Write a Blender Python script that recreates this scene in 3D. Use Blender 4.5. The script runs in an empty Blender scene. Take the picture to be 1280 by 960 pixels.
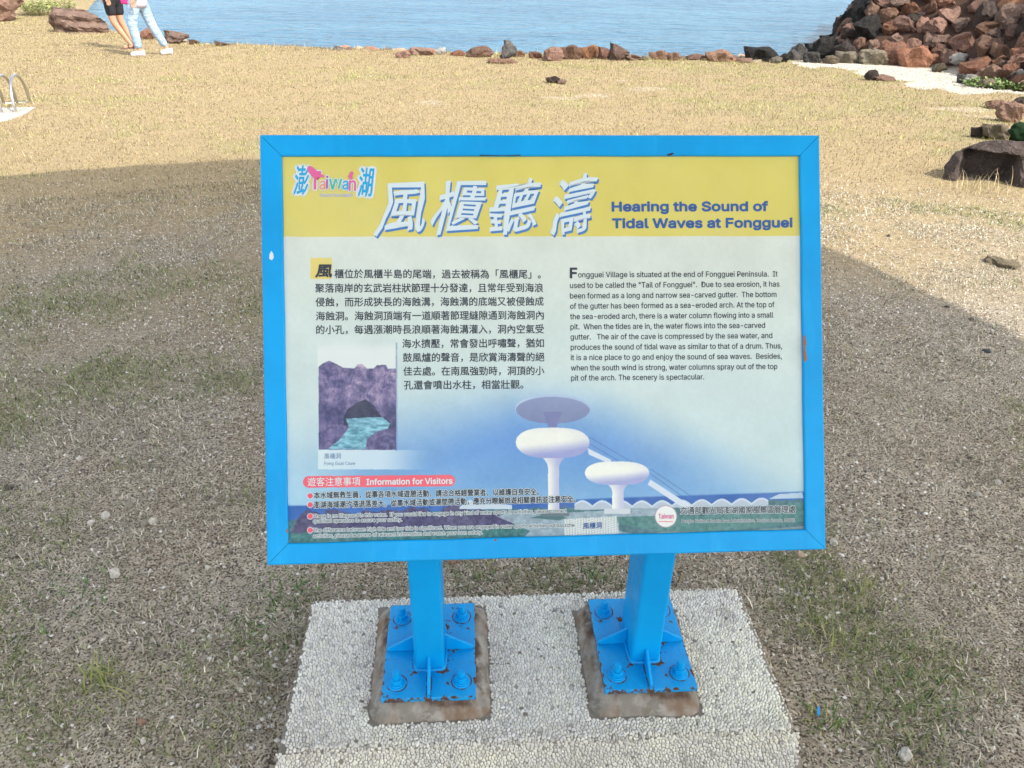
import bpy, bmesh, math, random, os
import numpy as np
from mathutils import Vector, Matrix, Euler
random.seed(7); rng = np.random.default_rng(7)
SC = bpy.context.scene
COL = SC.collection

# ------------------------------------------------------------------ camera, world, sun, exposure
CAM = np.array([-0.20409, -1.25589, 1.50886])
YAW, PITCH, ROLL, FPX = -0.06239, 0.53524, 0.01543, 961 * 1.00469
def basis():
    cy, sy, cp, sp, cr, sr = math.cos(YAW), math.sin(YAW), math.cos(PITCH), math.sin(PITCH), math.cos(ROLL), math.sin(ROLL)
    f = np.array([-sy * cp, cy * cp, -sp]); r0 = np.array([cy, sy, 0.]); u0 = np.cross(r0, f)
    return f, cr * r0 + sr * u0, -sr * r0 + cr * u0
FW, RT, UP = basis()
cam = bpy.data.objects.new('camera', bpy.data.cameras.new('camera')); COL.objects.link(cam)
m = Matrix.Identity(4)
for i in range(3):
    m[i][0], m[i][1], m[i][2], m[i][3] = RT[i], UP[i], -FW[i], CAM[i]
cam.matrix_world = m
cam.data.sensor_width = 36; cam.data.lens = 36 * FPX / 1280
cam.data.clip_start = 0.05; cam.data.clip_end = 8000
SC.camera = cam
SC.render.resolution_x, SC.render.resolution_y = 1024, 768
SC.view_settings.view_transform = 'Standard'; SC.view_settings.look = 'None'
SC.view_settings.exposure = 1.50; SC.view_settings.gamma = 1.0

SUN_EL = math.radians(48); SUN_H = np.array([0.75, -0.66]); SUN_H = SUN_H / np.linalg.norm(SUN_H)
to_sun = Vector((SUN_H[0] * math.cos(SUN_EL), SUN_H[1] * math.cos(SUN_EL), math.sin(SUN_EL)))
W = bpy.data.worlds.new('World'); SC.world = W; W.use_nodes = True
wn, wl = W.node_tree.nodes, W.node_tree.links; wn.clear()
sky = wn.new('ShaderNodeTexSky'); sky.sky_type = 'NISHITA'; sky.sun_disc = False
sky.sun_elevation = SUN_EL; sky.sun_rotation = math.atan2(SUN_H[0], SUN_H[1])
sky.air_density = 1.0; sky.dust_density = 2.5; sky.ozone_density = 1.0
hs = wn.new('ShaderNodeHueSaturation'); hs.inputs['Saturation'].default_value = 0.42
bg = wn.new('ShaderNodeBackground'); bg.inputs[1].default_value = 0.15
wo = wn.new('ShaderNodeOutputWorld')
wl.new(sky.outputs[0], hs.inputs['Color']); wl.new(hs.outputs[0], bg.inputs[0]); wl.new(bg.outputs[0], wo.inputs[0])
sl = bpy.data.lights.new('sun', 'SUN'); sl.energy = 2.0; sl.angle = math.radians(0.5); sl.color = (1.0, 0.93, 0.82)
so = bpy.data.objects.new('sun', sl); COL.objects.link(so); so.location = (3, -3, 9)
so.rotation_euler = to_sun.to_track_quat('Z', 'Y').to_euler()

# ------------------------------------------------------------------ noise
_T = np.random.default_rng(99).random((8, 256, 256)).astype(np.float32)
def vn(x, y, s=0):
    x = np.asarray(x, float); y = np.asarray(y, float)
    xi = np.floor(x).astype(int); yi = np.floor(y).astype(int)
    fx = x - xi; fy = y - yi; fx = fx * fx * (3 - 2 * fx); fy = fy * fy * (3 - 2 * fy)
    T = _T[s % 8]; a = T[xi % 256, yi % 256]; b = T[(xi + 1) % 256, yi % 256]
    c = T[xi % 256, (yi + 1) % 256]; d = T[(xi + 1) % 256, (yi + 1) % 256]
    return (a * (1 - fx) + b * fx) * (1 - fy) + (c * (1 - fx) + d * fx) * fy
def fbm(x, y, o=4, s=0):
    v = 0; a = .5; t = 0
    for i in range(o):
        v = v + a * vn(x * 2 ** i + 17 * i, y * 2 ** i + 31 * i, s + i); t += a; a *= .5
    return v / t
def sst(a, b, x):
    t = np.clip((x - a) / (b - a), 0, 1); return t * t * (3 - 2 * t)

# ------------------------------------------------------------------ the lie of the land
GZ = -0.12
def plain_z(x, y):
    return GZ - 0.036 * np.maximum(0, np.asarray(y, float) - 1)
def ray(px, py):
    d = FW + (px - 640) / FPX * RT - (py - 480) / FPX * UP
    return d / np.linalg.norm(d)
def at(px, py):
    """point of the sloping plain seen at a pixel of the photograph, and the metres per pixel there"""
    d = ray(px, py); z = GZ
    for _ in range(30):
        t = (z - CAM[2]) / d[2]; P = CAM + d * t; z = float(plain_z(P[0], P[1]))
    return P, float((P - CAM) @ FW) / FPX
WATER_Z = -1.75
SHP = [at(*q)[0][:2] for q in ((92, 3), (118, 28), (150, 41), (185, 46), (250, 54), (400, 59), (520, 64), (640, 67), (800, 72), (930, 74), (1010, 74))]
SX = [p[0] for p in SHP]; SY = [p[1] for p in SHP]
SX = [SX[0] - 40, SX[0] - 3] + SX + [SX[-1] + 1.2, SX[-1] + 3.5, SX[-1] + 60]
SY = [SY[0] + 60, SY[0] + 9] + SY + [SY[-1] + .1, SY[-1] + .2, SY[-1] + .3]
def shore_d(x, y):
    return np.interp(x, SX, SY) + (vn(x * 1.3, x * 0 + 3.3, 2) - .5) * .25 - y
MP = [at(*q)[0][:2] for q in ((1036, 73), (1075, 78), (1110, 80), (1165, 84), (1225, 98), (1290, 116), (1380, 140))]
MP = MP + [(MP[-1][0] + 1.2, MP[-1][1] - 1.5)]
MPOLY = MP + [(40, MP[-1][1] - 1.5), (40, 30), (MP[0][0] + 7.6, MP[0][1] + 16)]
def seg_d(x, y, P, closed=False):
    d = np.full(np.shape(x), 1e9); Q = list(zip(P, P[1:])) + ([(P[-1], P[0])] if closed else [])
    for (x0, y0), (x1, y1) in Q:
        t = np.clip(((x - x0) * (x1 - x0) + (y - y0) * (y1 - y0)) / ((x1 - x0) ** 2 + (y1 - y0) ** 2), 0, 1)
        d = np.minimum(d, np.hypot(x - x0 - t * (x1 - x0), y - y0 - t * (y1 - y0)))
    return d
def in_poly(x, y, P):
    r = np.zeros(np.shape(x), bool)
    for (x0, y0), (x1, y1) in zip(P, P[1:] + P[:1]):
        if y0 == y1: continue
        r ^= ((y0 > y) != (y1 > y)) & (x < (x1 - x0) * (y - y0) / (y1 - y0) + x0)
    return r
def left_d(x, y): return seg_d(x, y, [MPOLY[-1], MP[0]])
def mound_h(x, y):
    x = np.asarray(x, float); y = np.asarray(y, float)
    ins = in_poly(x, y, MPOLY); d = np.minimum(seg_d(x, y, MP), left_d(x, y) * 1.7)
    h = np.minimum(np.where(ins, d, 0) * .80, 2.6 + .6 * vn(x * .5, y * .5, 3))
    return np.where(ins, np.clip(h, .001, None), -9)
SANDP = [tuple(at(*q)[0][:2]) for q in ((968, 79), (1000, 84), (1045, 88), (1085, 96), (1110, 101), (1150, 110), (1180, 119), (1212, 123), (1250, 119), (1300, 120), (1420, 140), (1420, 120), (1300, 100), (1225, 90), (1165, 80), (1110, 76), (1036, 72), (1000, 74))]
SPOTS = [(at(a, b)[0], w, h) for a, b, w, h in ((778, 100, .16, .10), (810, 112, .45, .10), (730, 118, .5, .10), (690, 125, .5, .12), (1240, 130, .3, .1), (1195, 136, .6, .12), (1215, 142, .5, .12), (1270, 136, .3, .12), (540, 128, .25, .08), (170, 108, .16, .08), (460, 95, .2, .08))]
def sand_m(x, y):
    """white coral sand in front of the rock heap, and thin streaks elsewhere"""
    x = np.asarray(x, float); y = np.asarray(y, float)
    n = fbm(x * 3.1, y * 3.1, 4, 5)
    d = seg_d(x, y, SANDP, True) * np.where(in_poly(x, y, SANDP), 1, -1)
    a = sst(-.02, .22, d + (n - .5) * .9)
    n2 = fbm(x * 2.2 + 9, y * 5.5, 4, 6); ds = shore_d(x, y)
    b = sst(.60, .74, n2 + .20 * np.exp(-((ds - .5) / .40) ** 2)) * sst(6.5, 9, y) * .30
    for P, w, h in SPOTS: b = np.maximum(b, sst(.05, .5, 1 - np.hypot((x - P[0]) / w, (y - P[1]) / (h * 2.5)) + (n2 - .5) * 2.4) * .42)
    b = b * (mound_h(x, y) <= 0) * (ds > 0)
    return np.clip(np.maximum(a, b), 0, 1)
GP = [(-1.0, .35, .55, .13), (-1.35, -.05, .4, .10), (-.1, .45, .35, .14), (.28, .42, .25, .12), (1.0, .35, .5, .13), (.95, -.05, .4, .13), (-.55, .5, .3, .08), (-2.3, 2.2, .9, .07), (1.9, 1.0, .6, .06)]
def green_m(x, y):
    n = fbm(x * 2.5 + 4, y * 2.5, 4, 2); n2 = fbm(x * .6 + 40, y * .8 + 3, 3, 7)
    right = sst(1.6, 3.6, x) * sst(2.5, 4.5, y) * .16
    near = sum(.6 * a_ * np.exp(-((x - cx_) ** 2 + (y - cy_) ** 2) / r_ ** 2) for cx_, cy_, r_, a_ in GP) - sst(1.8, 3.2, y) * (1 - sst(4.8, 6.0, y)) * .07
    return np.clip(sst(.50, .76, n * .65 + n2 * .35 + right * .6 + near), 0, 1)
def zt(x, y):
    x = np.asarray(x, float); y = np.asarray(y, float)
    z = plain_z(x, np.minimum(y, 24))
    r = np.hypot(x - CAM[0], y - CAM[1])
    z = z + (fbm(x * 1.1, y * 1.1, 3, 1) - .5) * .05 * sst(2, 5, r) + (fbm(x * 4, y * 4, 3, 4) - .5) * .022
    d = shore_d(x, y)
    mh = mound_h(x, y)
    drop = sst(0, 1.3, -d)
    z = z * (1 - drop) + (WATER_Z - .9) * drop
    return np.where(mh > -8, np.maximum(z, plain_z(x, np.minimum(y, 24)) + mh), z)

# ------------------------------------------------------------------ helpers
def tag(o, label=None, cat=None, group=None, kind=None):
    if label: o['label'] = label
    if cat: o['category'] = cat
    if group: o['group'] = group
    if kind: o['kind'] = kind
    return o
def empty(name, loc=(0, 0, 0), rz=0.0):
    o = bpy.data.objects.new(name, None); COL.objects.link(o); o.location = loc; o.rotation_euler = (0, 0, rz)
    o.empty_display_size = .1
    return o
def link(name, me, mat=None, parent=None, smooth=False):
    if mat is not None and not me.materials: me.materials.append(mat)
    o = bpy.data.objects.new(name, me); COL.objects.link(o)
    if parent: o.parent = parent
    if smooth: me.polygons.foreach_set('use_smooth', [True] * len(me.polygons))
    return o
def from_bm(name, bm, mat, parent=None, smooth=False):
    me = bpy.data.meshes.new(name); bm.normal_update(); bm.to_mesh(me); bm.free()
    return link(name, me, mat, parent, smooth)
def np_mesh(name, V, F, k, col=None):
    """F: flat vertex indices, k verts per face"""
    me = bpy.data.meshes.new(name); n = len(F) // k
    me.vertices.add(len(V)); me.vertices.foreach_set('co', np.asarray(V, np.float32).ravel())
    me.loops.add(n * k); me.loops.foreach_set('vertex_index', np.asarray(F, np.int32).ravel())
    me.polygons.add(n); me.polygons.foreach_set('loop_start', np.arange(0, n * k, k, dtype=np.int32))
    me.polygons.foreach_set('loop_total', np.full(n, k, np.int32))
    if col is not None:
        a = me.color_attributes.new('Col', 'FLOAT_COLOR', 'POINT')
        c = np.ones((len(V), 4), np.float32); c[:, :3] = col; a.data.foreach_set('color', c.ravel())
    me.update(calc_edges=True); me.validate()
    return me
def boxb(bm, c, s, rot=None):
    r = bmesh.ops.create_cube(bm, size=1)
    for v in r['verts']:
        p = Vector((v.co.x * s[0], v.co.y * s[1], v.co.z * s[2]))
        if rot: p.rotate(rot)
        v.co = p + Vector(c)
    return r['verts']
def bevel(bm, w, seg=2):
    bmesh.ops.bevel(bm, geom=list(bm.edges), offset=w, segments=seg, affect='EDGES', profile=.5, clamp_overlap=True)

class NT:
    def __init__(s, name):
        s.m = bpy.data.materials.new(name); s.m.use_nodes = True
        s.n = s.m.node_tree.nodes; s.l = s.m.node_tree.links; s.n.clear()
        s.o = s.n.new('ShaderNodeOutputMaterial'); s.b = s.n.new('ShaderNodeBsdfPrincipled')
        s.l.new(s.b.outputs[0], s.o.inputs[0]); s.tc = s.n.new('ShaderNodeTexCoord')
    def set(s, node, i, v):
        if isinstance(v, bpy.types.NodeSocket): s.l.new(v, node.inputs[i])
        elif isinstance(v, (tuple, list)) and len(v) == 3 and node.inputs[i].type == 'RGBA': node.inputs[i].default_value = (*v, 1)
        else: node.inputs[i].default_value = v
    def map(s, scale=(1, 1, 1), out='Object', rot=(0, 0, 0)):
        k = s.n.new('ShaderNodeMapping'); s.l.new(s.tc.outputs[out], k.inputs[0]); k.inputs['Scale'].default_value = scale
        k.inputs['Rotation'].default_value = rot
        return k.outputs[0]
    def noise(s, scale, det=4, rough=.55, vec=None, dist=0, col=False):
        k = s.n.new('ShaderNodeTexNoise'); s.set(k, 'Scale', scale); s.set(k, 'Detail', det); s.set(k, 'Roughness', rough); s.set(k, 'Distortion', dist)
        s.l.new(vec or s.tc.outputs['Object'], k.inputs['Vector']); return k.outputs[1 if col else 0]
    def vor(s, scale, vec=None, feat='F1', out='Distance'):
        k = s.n.new('ShaderNodeTexVoronoi'); k.feature = feat; s.set(k, 'Scale', scale)
        s.l.new(vec or s.tc.outputs['Object'], k.inputs['Vector']); return k.outputs[out]
    def rng(s, v, a, b, lo=0., hi=1.):
        k = s.n.new('ShaderNodeMapRange'); k.interpolation_type = 'SMOOTHSTEP'
        for i, q in enumerate((v, a, b, lo, hi)): s.set(k, i, q)
        return k.outputs[0]
    def mix(s, f, a, b, mode='MIX'):
        k = s.n.new('ShaderNodeMix'); k.data_type = 'RGBA'; k.blend_type = mode
        s.set(k, 0, f); s.set(k, 6, a); s.set(k, 7, b); return k.outputs[2]
    def math(s, op, a, b=0., c=None):
        k = s.n.new('ShaderNodeMath'); k.operation = op; s.set(k, 0, a); s.set(k, 1, b)
        if c is not None: s.set(k, 2, c)
        return k.outputs[0]
    def attr(s, n, out='Color'):
        k = s.n.new('ShaderNodeAttribute'); k.attribute_name = n; return k.outputs[out]
    def sep(s, v):
        k = s.n.new('ShaderNodeSeparateColor'); s.l.new(v, k.inputs[0]); return k.outputs
    def xyz(s, v):
        k = s.n.new('ShaderNodeSeparateXYZ'); s.l.new(v, k.inputs[0]); return k.outputs
    def rand(s):
        return s.n.new('ShaderNodeObjectInfo').outputs['Random']
    def bump(s, h, st=.5, d=.01, prev=None):
        k = s.n.new('ShaderNodeBump'); s.set(k, 'Height', h); k.inputs['Strength'].default_value = st; k.inputs['Distance'].default_value = d
        if prev: s.l.new(prev, k.inputs['Normal'])
        return k.outputs[0]
    def done(s, col, rough=.8, normal=None, metal=0, spec=.5):
        s.set(s.b, 'Base Color', col); s.set(s.b, 'Roughness', rough); s.b.inputs['Metallic'].default_value = metal
        s.b.inputs['Specular IOR Level'].default_value = spec
        if normal: s.l.new(normal, s.b.inputs['Normal'])
        return s.m
def flat(name, c, rough=.7, amt=.12, scale=20, metal=0, spec=.4):
    t = NT(name); n = t.noise(scale)
    return t.done(t.mix(n, tuple(x * (1 - amt) for x in c), tuple(min(1, x * (1 + amt)) for x in c)), rough, t.bump(n, .2, .002), metal, spec)

def m_ground():
    t = NT('dry_ground'); s = t.sep(t.attr('Col')); sand, grn, mnd = s[0], s[1], s[2]
    strw = t.attr('straw', 'Fac')
    n1 = t.noise(3.5, 6, .6); n2 = t.noise(38, 5, .65); n3 = t.noise(160, 3, .6)
    soil = t.mix(t.rng(n1, .3, .7), (.29, .24, .18), (.37, .335, .27))
    soil = t.mix(t.rng(n2, .42, .66), soil, (.50, .44, .34))
    soil = t.mix(t.rng(n3, .49, .58), soil, (.05, .040, .030))
    st = t.mix(t.rng(n2, .3, .7), (.235, .172, .088), (.35, .27, .145))
    st = t.mix(t.rng(n3, .55, .75), st, (.43, .35, .21))
    c = t.mix(strw, soil, st)
    c = t.mix(t.math('MULTIPLY', grn, t.rng(n2, .35, .6, .1, .55)), c, (.24, .23, .12))
    v = t.vor(120, out='Color'); vd = t.vor(120)
    chip = t.math('MULTIPLY', t.rng(t.sep(v)[0], .80, .83), t.rng(vd, .38, .30))
    c = t.mix(t.math('MULTIPLY', chip, .8), c, t.mix(t.sep(v)[1], (.42, .37, .31), (.68, .65, .58)))
    sn = t.mix(t.rng(n2, .35, .6), (.30, .265, .20), (.50, .465, .39))
    c = t.mix(t.rng(t.math('ADD', sand, t.math('MULTIPLY', t.math('SUBTRACT', n2, .5), .9)), .35, .6), c, sn)
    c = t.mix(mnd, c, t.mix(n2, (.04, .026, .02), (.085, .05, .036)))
    b = t.bump(n2, .6, .02); b = t.bump(n3, .5, .006, b)
    return t.done(c, .95, b, spec=.15)
def m_col(name, rough=.85, bs=0, spec=.2):
    t = NT(name); c = t.attr('Col')
    n = t.noise(60); c = t.mix(n, t.mix(.8, c, (0, 0, 0)) if 0 else c, c)
    return t.done(c, rough, t.bump(t.noise(bs), .3, .002) if bs else None, spec=spec)
def m_rock(name, a, b, c, sc=6., pale=None):
    t = NT(name); n = t.noise(sc, 7, .62); n2 = t.noise(sc * 5, 5, .65); v = t.vor(sc * 3.2, feat='DISTANCE_TO_EDGE'); r = t.rand()
    base = t.mix(t.rng(n, .32, .68), a, b)
    base = t.mix(t.rng(n2, .55, .72), base, c)
    base = t.mix(t.rng(n2, .38, .28, 0, .75), base, tuple(x * .25 for x in a))
    h = t.n.new('ShaderNodeHueSaturation'); t.set(h, 'Color', base); t.set(h, 'Value', t.rng(r, 0, 1, .72, 1.25)); t.set(h, 'Saturation', t.rng(t.math('FRACT', t.math('MULTIPLY', r, 7.3)), 0, 1, .80, 1.08))
    base = h.outputs[0]
    if pale: base = t.mix(t.rng(t.noise(sc * 1.7, 4, .6), .58, .66), base, pale)
    bp = t.bump(n, .9, .10); bp = t.bump(t.rng(v, 0, .06), .5, .02, bp); bp = t.bump(n2, 1.0, .03, bp)
    return t.done(base, .9, bp, spec=.2)
def m_paint():
    t = NT('blue_gloss_paint'); n = t.noise(5, 5, .6); n2 = t.noise(70, 4, .6); n3 = t.noise(24, 5, .7)
    c = t.mix(t.rng(n, .3, .7), (.0, .285, .64), (.0, .335, .735))
    c = t.mix(t.rng(t.noise(3, 5, .7, t.map((6, 1, 1))), .50, .72, 0, .35), c, (.02, .41, .78))
    c = t.mix(t.rng(n3, .715, .73), c, (.10, .045, .02))
    c = t.mix(t.rng(t.noise(9, 6, .75), .66, .70, 0, .35), c, (.02, .24, .55))
    str_ = t.noise(40, 3, .5, t.map((1, .15, .15)))
    bp = t.bump(n2, .12, .001); bp = t.bump(str_, .12, .0015, bp); bp = t.bump(n3, .15, .002, bp)
    return t.done(c, t.rng(n2, .3, .7, .34, .48), bp, spec=.22)
def m_plate():
    t = NT('blue_paint_flaking_to_rust'); o = t.xyz(t.tc.outputs['Object'])
    n = t.noise(38, 6, .7); n2 = t.noise(120, 4, .6)
    ex = t.math('DIVIDE', t.math('ABSOLUTE', o[0]), .1043); ey = t.math('DIVIDE', t.math('ABSOLUTE', o[1]), .1372)
    e = t.math('MAXIMUM', ex, ey)
    e = t.math('ADD', e, t.math('MULTIPLY', t.math('SUBTRACT', n, .5), .42))
    px = t.math('ABSOLUTE', o[0]); py = t.math('ABSOLUTE', o[1])
    near = t.math('MAXIMUM', t.math('DIVIDE', px, .036), t.math('DIVIDE', py, .062))
    nr = t.math('SUBTRACT', t.math('MULTIPLY', t.math('SUBTRACT', n, .47), 1.9), t.math('ABSOLUTE', t.math('SUBTRACT', near, 1.05)))
    f = t.math('MAXIMUM', t.rng(e, .99, 1.02), t.rng(nr, -.02, .05))
    dx_ = t.math('SUBTRACT', px, .072); dy_ = t.math('SUBTRACT', t.math('ABSOLUTE', t.math('ADD', o[1], .002)), .094)
    rd = t.math('SQRT', t.math('ADD', t.math('MULTIPLY', dx_, dx_), t.math('MULTIPLY', dy_, dy_)))
    ring = t.math('MULTIPLY', t.rng(t.math('ABSOLUTE', t.math('SUBTRACT', rd, .0220)), .0022, .0008), t.rng(n, .44, .50))
    gl = t.math('MULTIPLY', t.math('MULTIPLY', t.rng(t.math('ABSOLUTE', t.math('ADD', o[1], .0052)), .0022, .0010), t.rng(px, .036, .038)), t.rng(n, .42, .47))
    gf = t.math('MULTIPLY', t.math('MULTIPLY', t.rng(t.math('ABSOLUTE', t.math('SUBTRACT', px, .0050)), .0018, .0009), t.rng(py, .064, .066)), t.rng(n, .45, .50))
    f = t.math('MAXIMUM', f, t.math('MAXIMUM', ring, t.math('MAXIMUM', gl, gf)))
    f = t.math('MAXIMUM', f, t.rng(t.noise(26, 6, .75), .61, .63))
    c = t.mix(t.rng(n2, .3, .7), (.0, .28, .61), (.0, .31, .67))
    c = t.mix(f, c, t.mix(n2, (.03, .015, .01), (.17, .075, .03)))
    return t.done(c, t.rng(f, 0, 1, .38, .85), t.bump(t.math('SUBTRACT', n2, f), .4, .002), spec=.4)
def m_mortar():
    t = NT('rust_stained_mortar'); n = t.noise(14, 6, .65); n2 = t.noise(120, 4, .6); o = t.xyz(t.tc.outputs['Object'])
    c = t.mix(t.rng(n, .35, .65), (.21, .195, .165), (.36, .335, .29))
    c = t.mix(t.rng(t.noise(20, 5, .7), .56, .6, 0, .55), c, (.13, .115, .09))
    rs = t.noise(1, 4, .6, t.map((16, 16, 5)))
    c = t.mix(t.rng(rs, .42, .68, 0, .8), c, (.17, .10, .055))
    edge = t.rng(t.math('ADD', o[2], t.math('MULTIPLY', t.math('SUBTRACT', n, .5), .03)), .022, .034)
    c = t.mix(t.math('MULTIPLY', edge, t.rng(rs, .40, .62, .05, .85)), c, (.07, .04, .026))
    return t.done(c, .92, t.bump(n2, .6, .003, t.bump(n, .5, .01)), spec=.2)
def m_water():
    t = NT('sea_water')
    w1 = t.noise(1.0, 4, .55, t.map((.55, 1.5, 1), rot=(0, 0, .15))); w2 = t.noise(1.0, 4, .6, t.map((1.9, 5.0, 1), rot=(0, 0, -.1)))
    w3 = t.noise(.12, 3, .5, t.map((1, 2.6, 1)))
    c = t.mix(t.rng(w3, .35, .65), (.025, .14, .25), (.05, .185, .295))
    b = t.bump(w1, 1., .9); b = t.bump(w2, 1., .30, b)
    return t.done(c, .22, b, spec=.32)
def m_panel(img):
    t = NT('printed_panel'); k = t.n.new('ShaderNodeTexImage'); k.image = img; k.interpolation = 'Cubic'
    t.l.new(t.tc.outputs['UV'], k.inputs[0]); n = t.noise(7, 6, .6); n2 = t.noise(240, 2)
    c = t.mix(t.rng(n, .4, .75, 0, .06), k.outputs[0], (.75, .75, .68))
    c = t.mix(t.rng(t.noise(150, 3, .5), .76, .79, 0, .6), c, (.85, .84, .75))
    t.b.inputs['Coat Weight'].default_value = .25; t.b.inputs['Coat Roughness'].default_value = .12
    return t.done(c, .55, t.bump(n, .05, .002), spec=.3)
def m_steel():
    t = NT('brushed_steel'); n = t.noise(60, 4)
    return t.done((.52, .51, .49), t.rng(n, 0, 1, .28, .45), None, 1.0)
M = dict(
    ground=m_ground(), grass=m_col('grass_blades'), gravel=m_col('gravel_chips', .9), pebble=m_col('washed_pebbles', .6, 0, .4),
    paint=m_paint(), plate=m_plate(), mortar=m_mortar(), water=m_water(), steel=m_steel(),
    red=m_rock('red_basalt', (.24, .115, .075), (.42, .22, .145), (.52, .33, .23)),
    brown=m_rock('brown_basalt', (.17, .10, .07), (.31, .19, .135), (.42, .30, .22)),
    black=m_rock('black_basalt', (.022, .021, .020), (.055, .05, .046), (.12, .11, .10)),
    umber=m_rock('umber_basalt', (.07, .05, .042), (.115, .088, .075), (.20, .16, .14), 7),
    orange=m_rock('orange_basalt', (.34, .17, .10), (.46, .26, .16), (.52, .37, .26)),
    olive=m_rock('weathered_stone', (.20, .165, .11), (.32, .27, .19), (.42, .37, .28)),
    grey=m_rock('grey_basalt', (.09, .085, .08), (.17, .16, .15), (.30, .28, .26)),
    coral=m_rock('coral_stone', (.46, .42, .36), (.66, .62, .55), (.80, .77, .70)),
    moss=m_rock('mossy_stone', (.012, .05, .018), (.03, .10, .03), (.06, .16, .04), 12),
    white=m_rock('pale_stone', (.62, .58, .52), (.74, .70, .64), (.82, .79, .74), 6, None))
def m_peb(name, a, b):
    t = NT(name); n = t.noise(2.2, 5, .6); return t.done(t.mix(t.rng(n, .3, .7), a, b), .85, t.bump(n, .5, .0015), spec=.25)
M['p_white'] = m_peb('pale_pebble', (.42, .39, .33), (.62, .59, .52)); M['p_olive'] = m_peb('dull_pebble', (.20, .18, .14), (.33, .30, .24)); M['p_brown'] = m_peb('brown_pebble', (.20, .13, .09), (.33, .22, .15))
M['p_umber'] = m_peb('dark_pebble', (.06, .05, .042), (.13, .11, .09)); M['p_orange'] = m_peb('pinkish_pebble', (.38, .27, .20), (.52, .40, .31)); M['p_black'] = m_peb('slate_pebble', (.04, .045, .05), (.10, .10, .10)); M['p_grey'] = M['p_olive']
M['grout'] = flat('grey_grout', (.20, .18, .15), .95, .3, 60)

# ------------------------------------------------------------------ ground sheet and sea
def graded(lo, a, b, hi, st, g):
    L = list(np.arange(a, b, st)); s = st; x = L[-1]
    while x < hi: s = min(s * g, 60); x += s; L.append(x)
    s = st; x = a; Q = []
    while x > lo: s = min(s * g, 60); x -= s; Q.append(x)
    return np.array(Q[::-1] + L)
gx = graded(-500, -2.2, 2.4, 500, .028, 1.022); gy = graded(-300, -.9, 4.6, 60, .028, 1.012)
gy = np.concatenate([gy, [120, 300, 700]])
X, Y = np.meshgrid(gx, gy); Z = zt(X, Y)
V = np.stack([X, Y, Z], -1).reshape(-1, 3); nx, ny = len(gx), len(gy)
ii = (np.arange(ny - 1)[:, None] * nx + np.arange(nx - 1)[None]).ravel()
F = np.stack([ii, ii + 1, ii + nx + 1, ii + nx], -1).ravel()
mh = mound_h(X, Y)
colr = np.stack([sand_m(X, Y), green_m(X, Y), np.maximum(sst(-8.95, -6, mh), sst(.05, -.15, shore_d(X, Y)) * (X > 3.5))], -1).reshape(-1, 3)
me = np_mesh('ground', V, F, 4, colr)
def straw_m(x, y):
    return np.clip(sst(1.6, 5.0, y + 3.0 * (fbm(x * .9, y * .9, 4, 6) - .5) + .25 * np.abs(x)), 0.10, .92)
a = me.attributes.new('straw', 'FLOAT', 'POINT'); a.data.foreach_set('value', straw_m(X, Y).astype(np.float32).ravel())
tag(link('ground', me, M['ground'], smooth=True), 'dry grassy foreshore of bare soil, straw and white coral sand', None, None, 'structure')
bm = bmesh.new()
for q in ((-3000, -400), (3000, -400), (3000, 6000), (-3000, 6000)): bm.verts.new((*q, WATER_Z))
bm.faces.new(bm.verts)
tag(from_bm('sea', bm, M['water']), 'calm pale blue sea beyond the grassy shore', None, None, 'structure')

# ------------------------------------------------------------------ the plinth of washed pebbles
XL, XR, YB, YF = -.623, .500, .207, -.2208
plinth = tag(empty('concrete_plinth', (-.06, 0, GZ)), 'low plinth faced with small white washed pebbles, carrying the blue sign', 'plinth')
def pl(name, bm, mat, smooth=False):
    for v in bm.verts: v.co -= Vector((-.06, 0, GZ))
    return from_bm(name, bm, mat, plinth, smooth)
FL = .0825
bm = bmesh.new()
r_ = .022
ring = []
def corner(cx, cy, a0):
    return [(cx, cy, a0 + k * math.pi / 8) for k in range(5)]
def outline(x0, x1, y0, y1, rad):
    P = []
    for cx, cy, a0 in ((x1 - rad, y1 - rad, 0), (x0 + rad, y1 - rad, math.pi / 2), (x0 + rad, y0 + rad, math.pi), (x1 - rad, y0 + rad, 1.5 * math.pi)):
        for k in range(5):
            a = a0 + k * math.pi / 8; P.append((cx + rad * math.cos(a), cy + rad * math.sin(a)))
    return P
lv = [(-.27, -FL), (-.02, -.0005), (-.008, .001), (-.0015, .009)]
prev = None
for z, ins in lv:
    cur = [bm.verts.new((x, y, z)) for x, y in outline(XL + ins, XR - ins, YF + ins, YB - ins, .03)]
    if prev:
        for k in range(20): bm.faces.new((prev[k], prev[(k + 1) % 20], cur[(k + 1) % 20], cur[k]))
    prev = cur
bm.faces.new(prev)
pl('slab', bm, M['grout'], False)
PADS = [(-.3095, [(-.446, .170), (-.172, .163), (-.170, -.163), (-.441, -.168)]), (.182, [(.049, .139), (.312, .140), (.302, -.177), (.051, -.173)])]
def in_quad(x, y, q, g=0.):
    ok = True
    for i in range(4):
        (x0, y0), (x1, y1) = q[i], q[(i + 1) % 4]; l = math.hypot(x1 - x0, y1 - y0)
        if ((x1 - x0) * (y - y0) - (y1 - y0) * (x - x0)) / l > g: ok = False
    return ok
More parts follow.
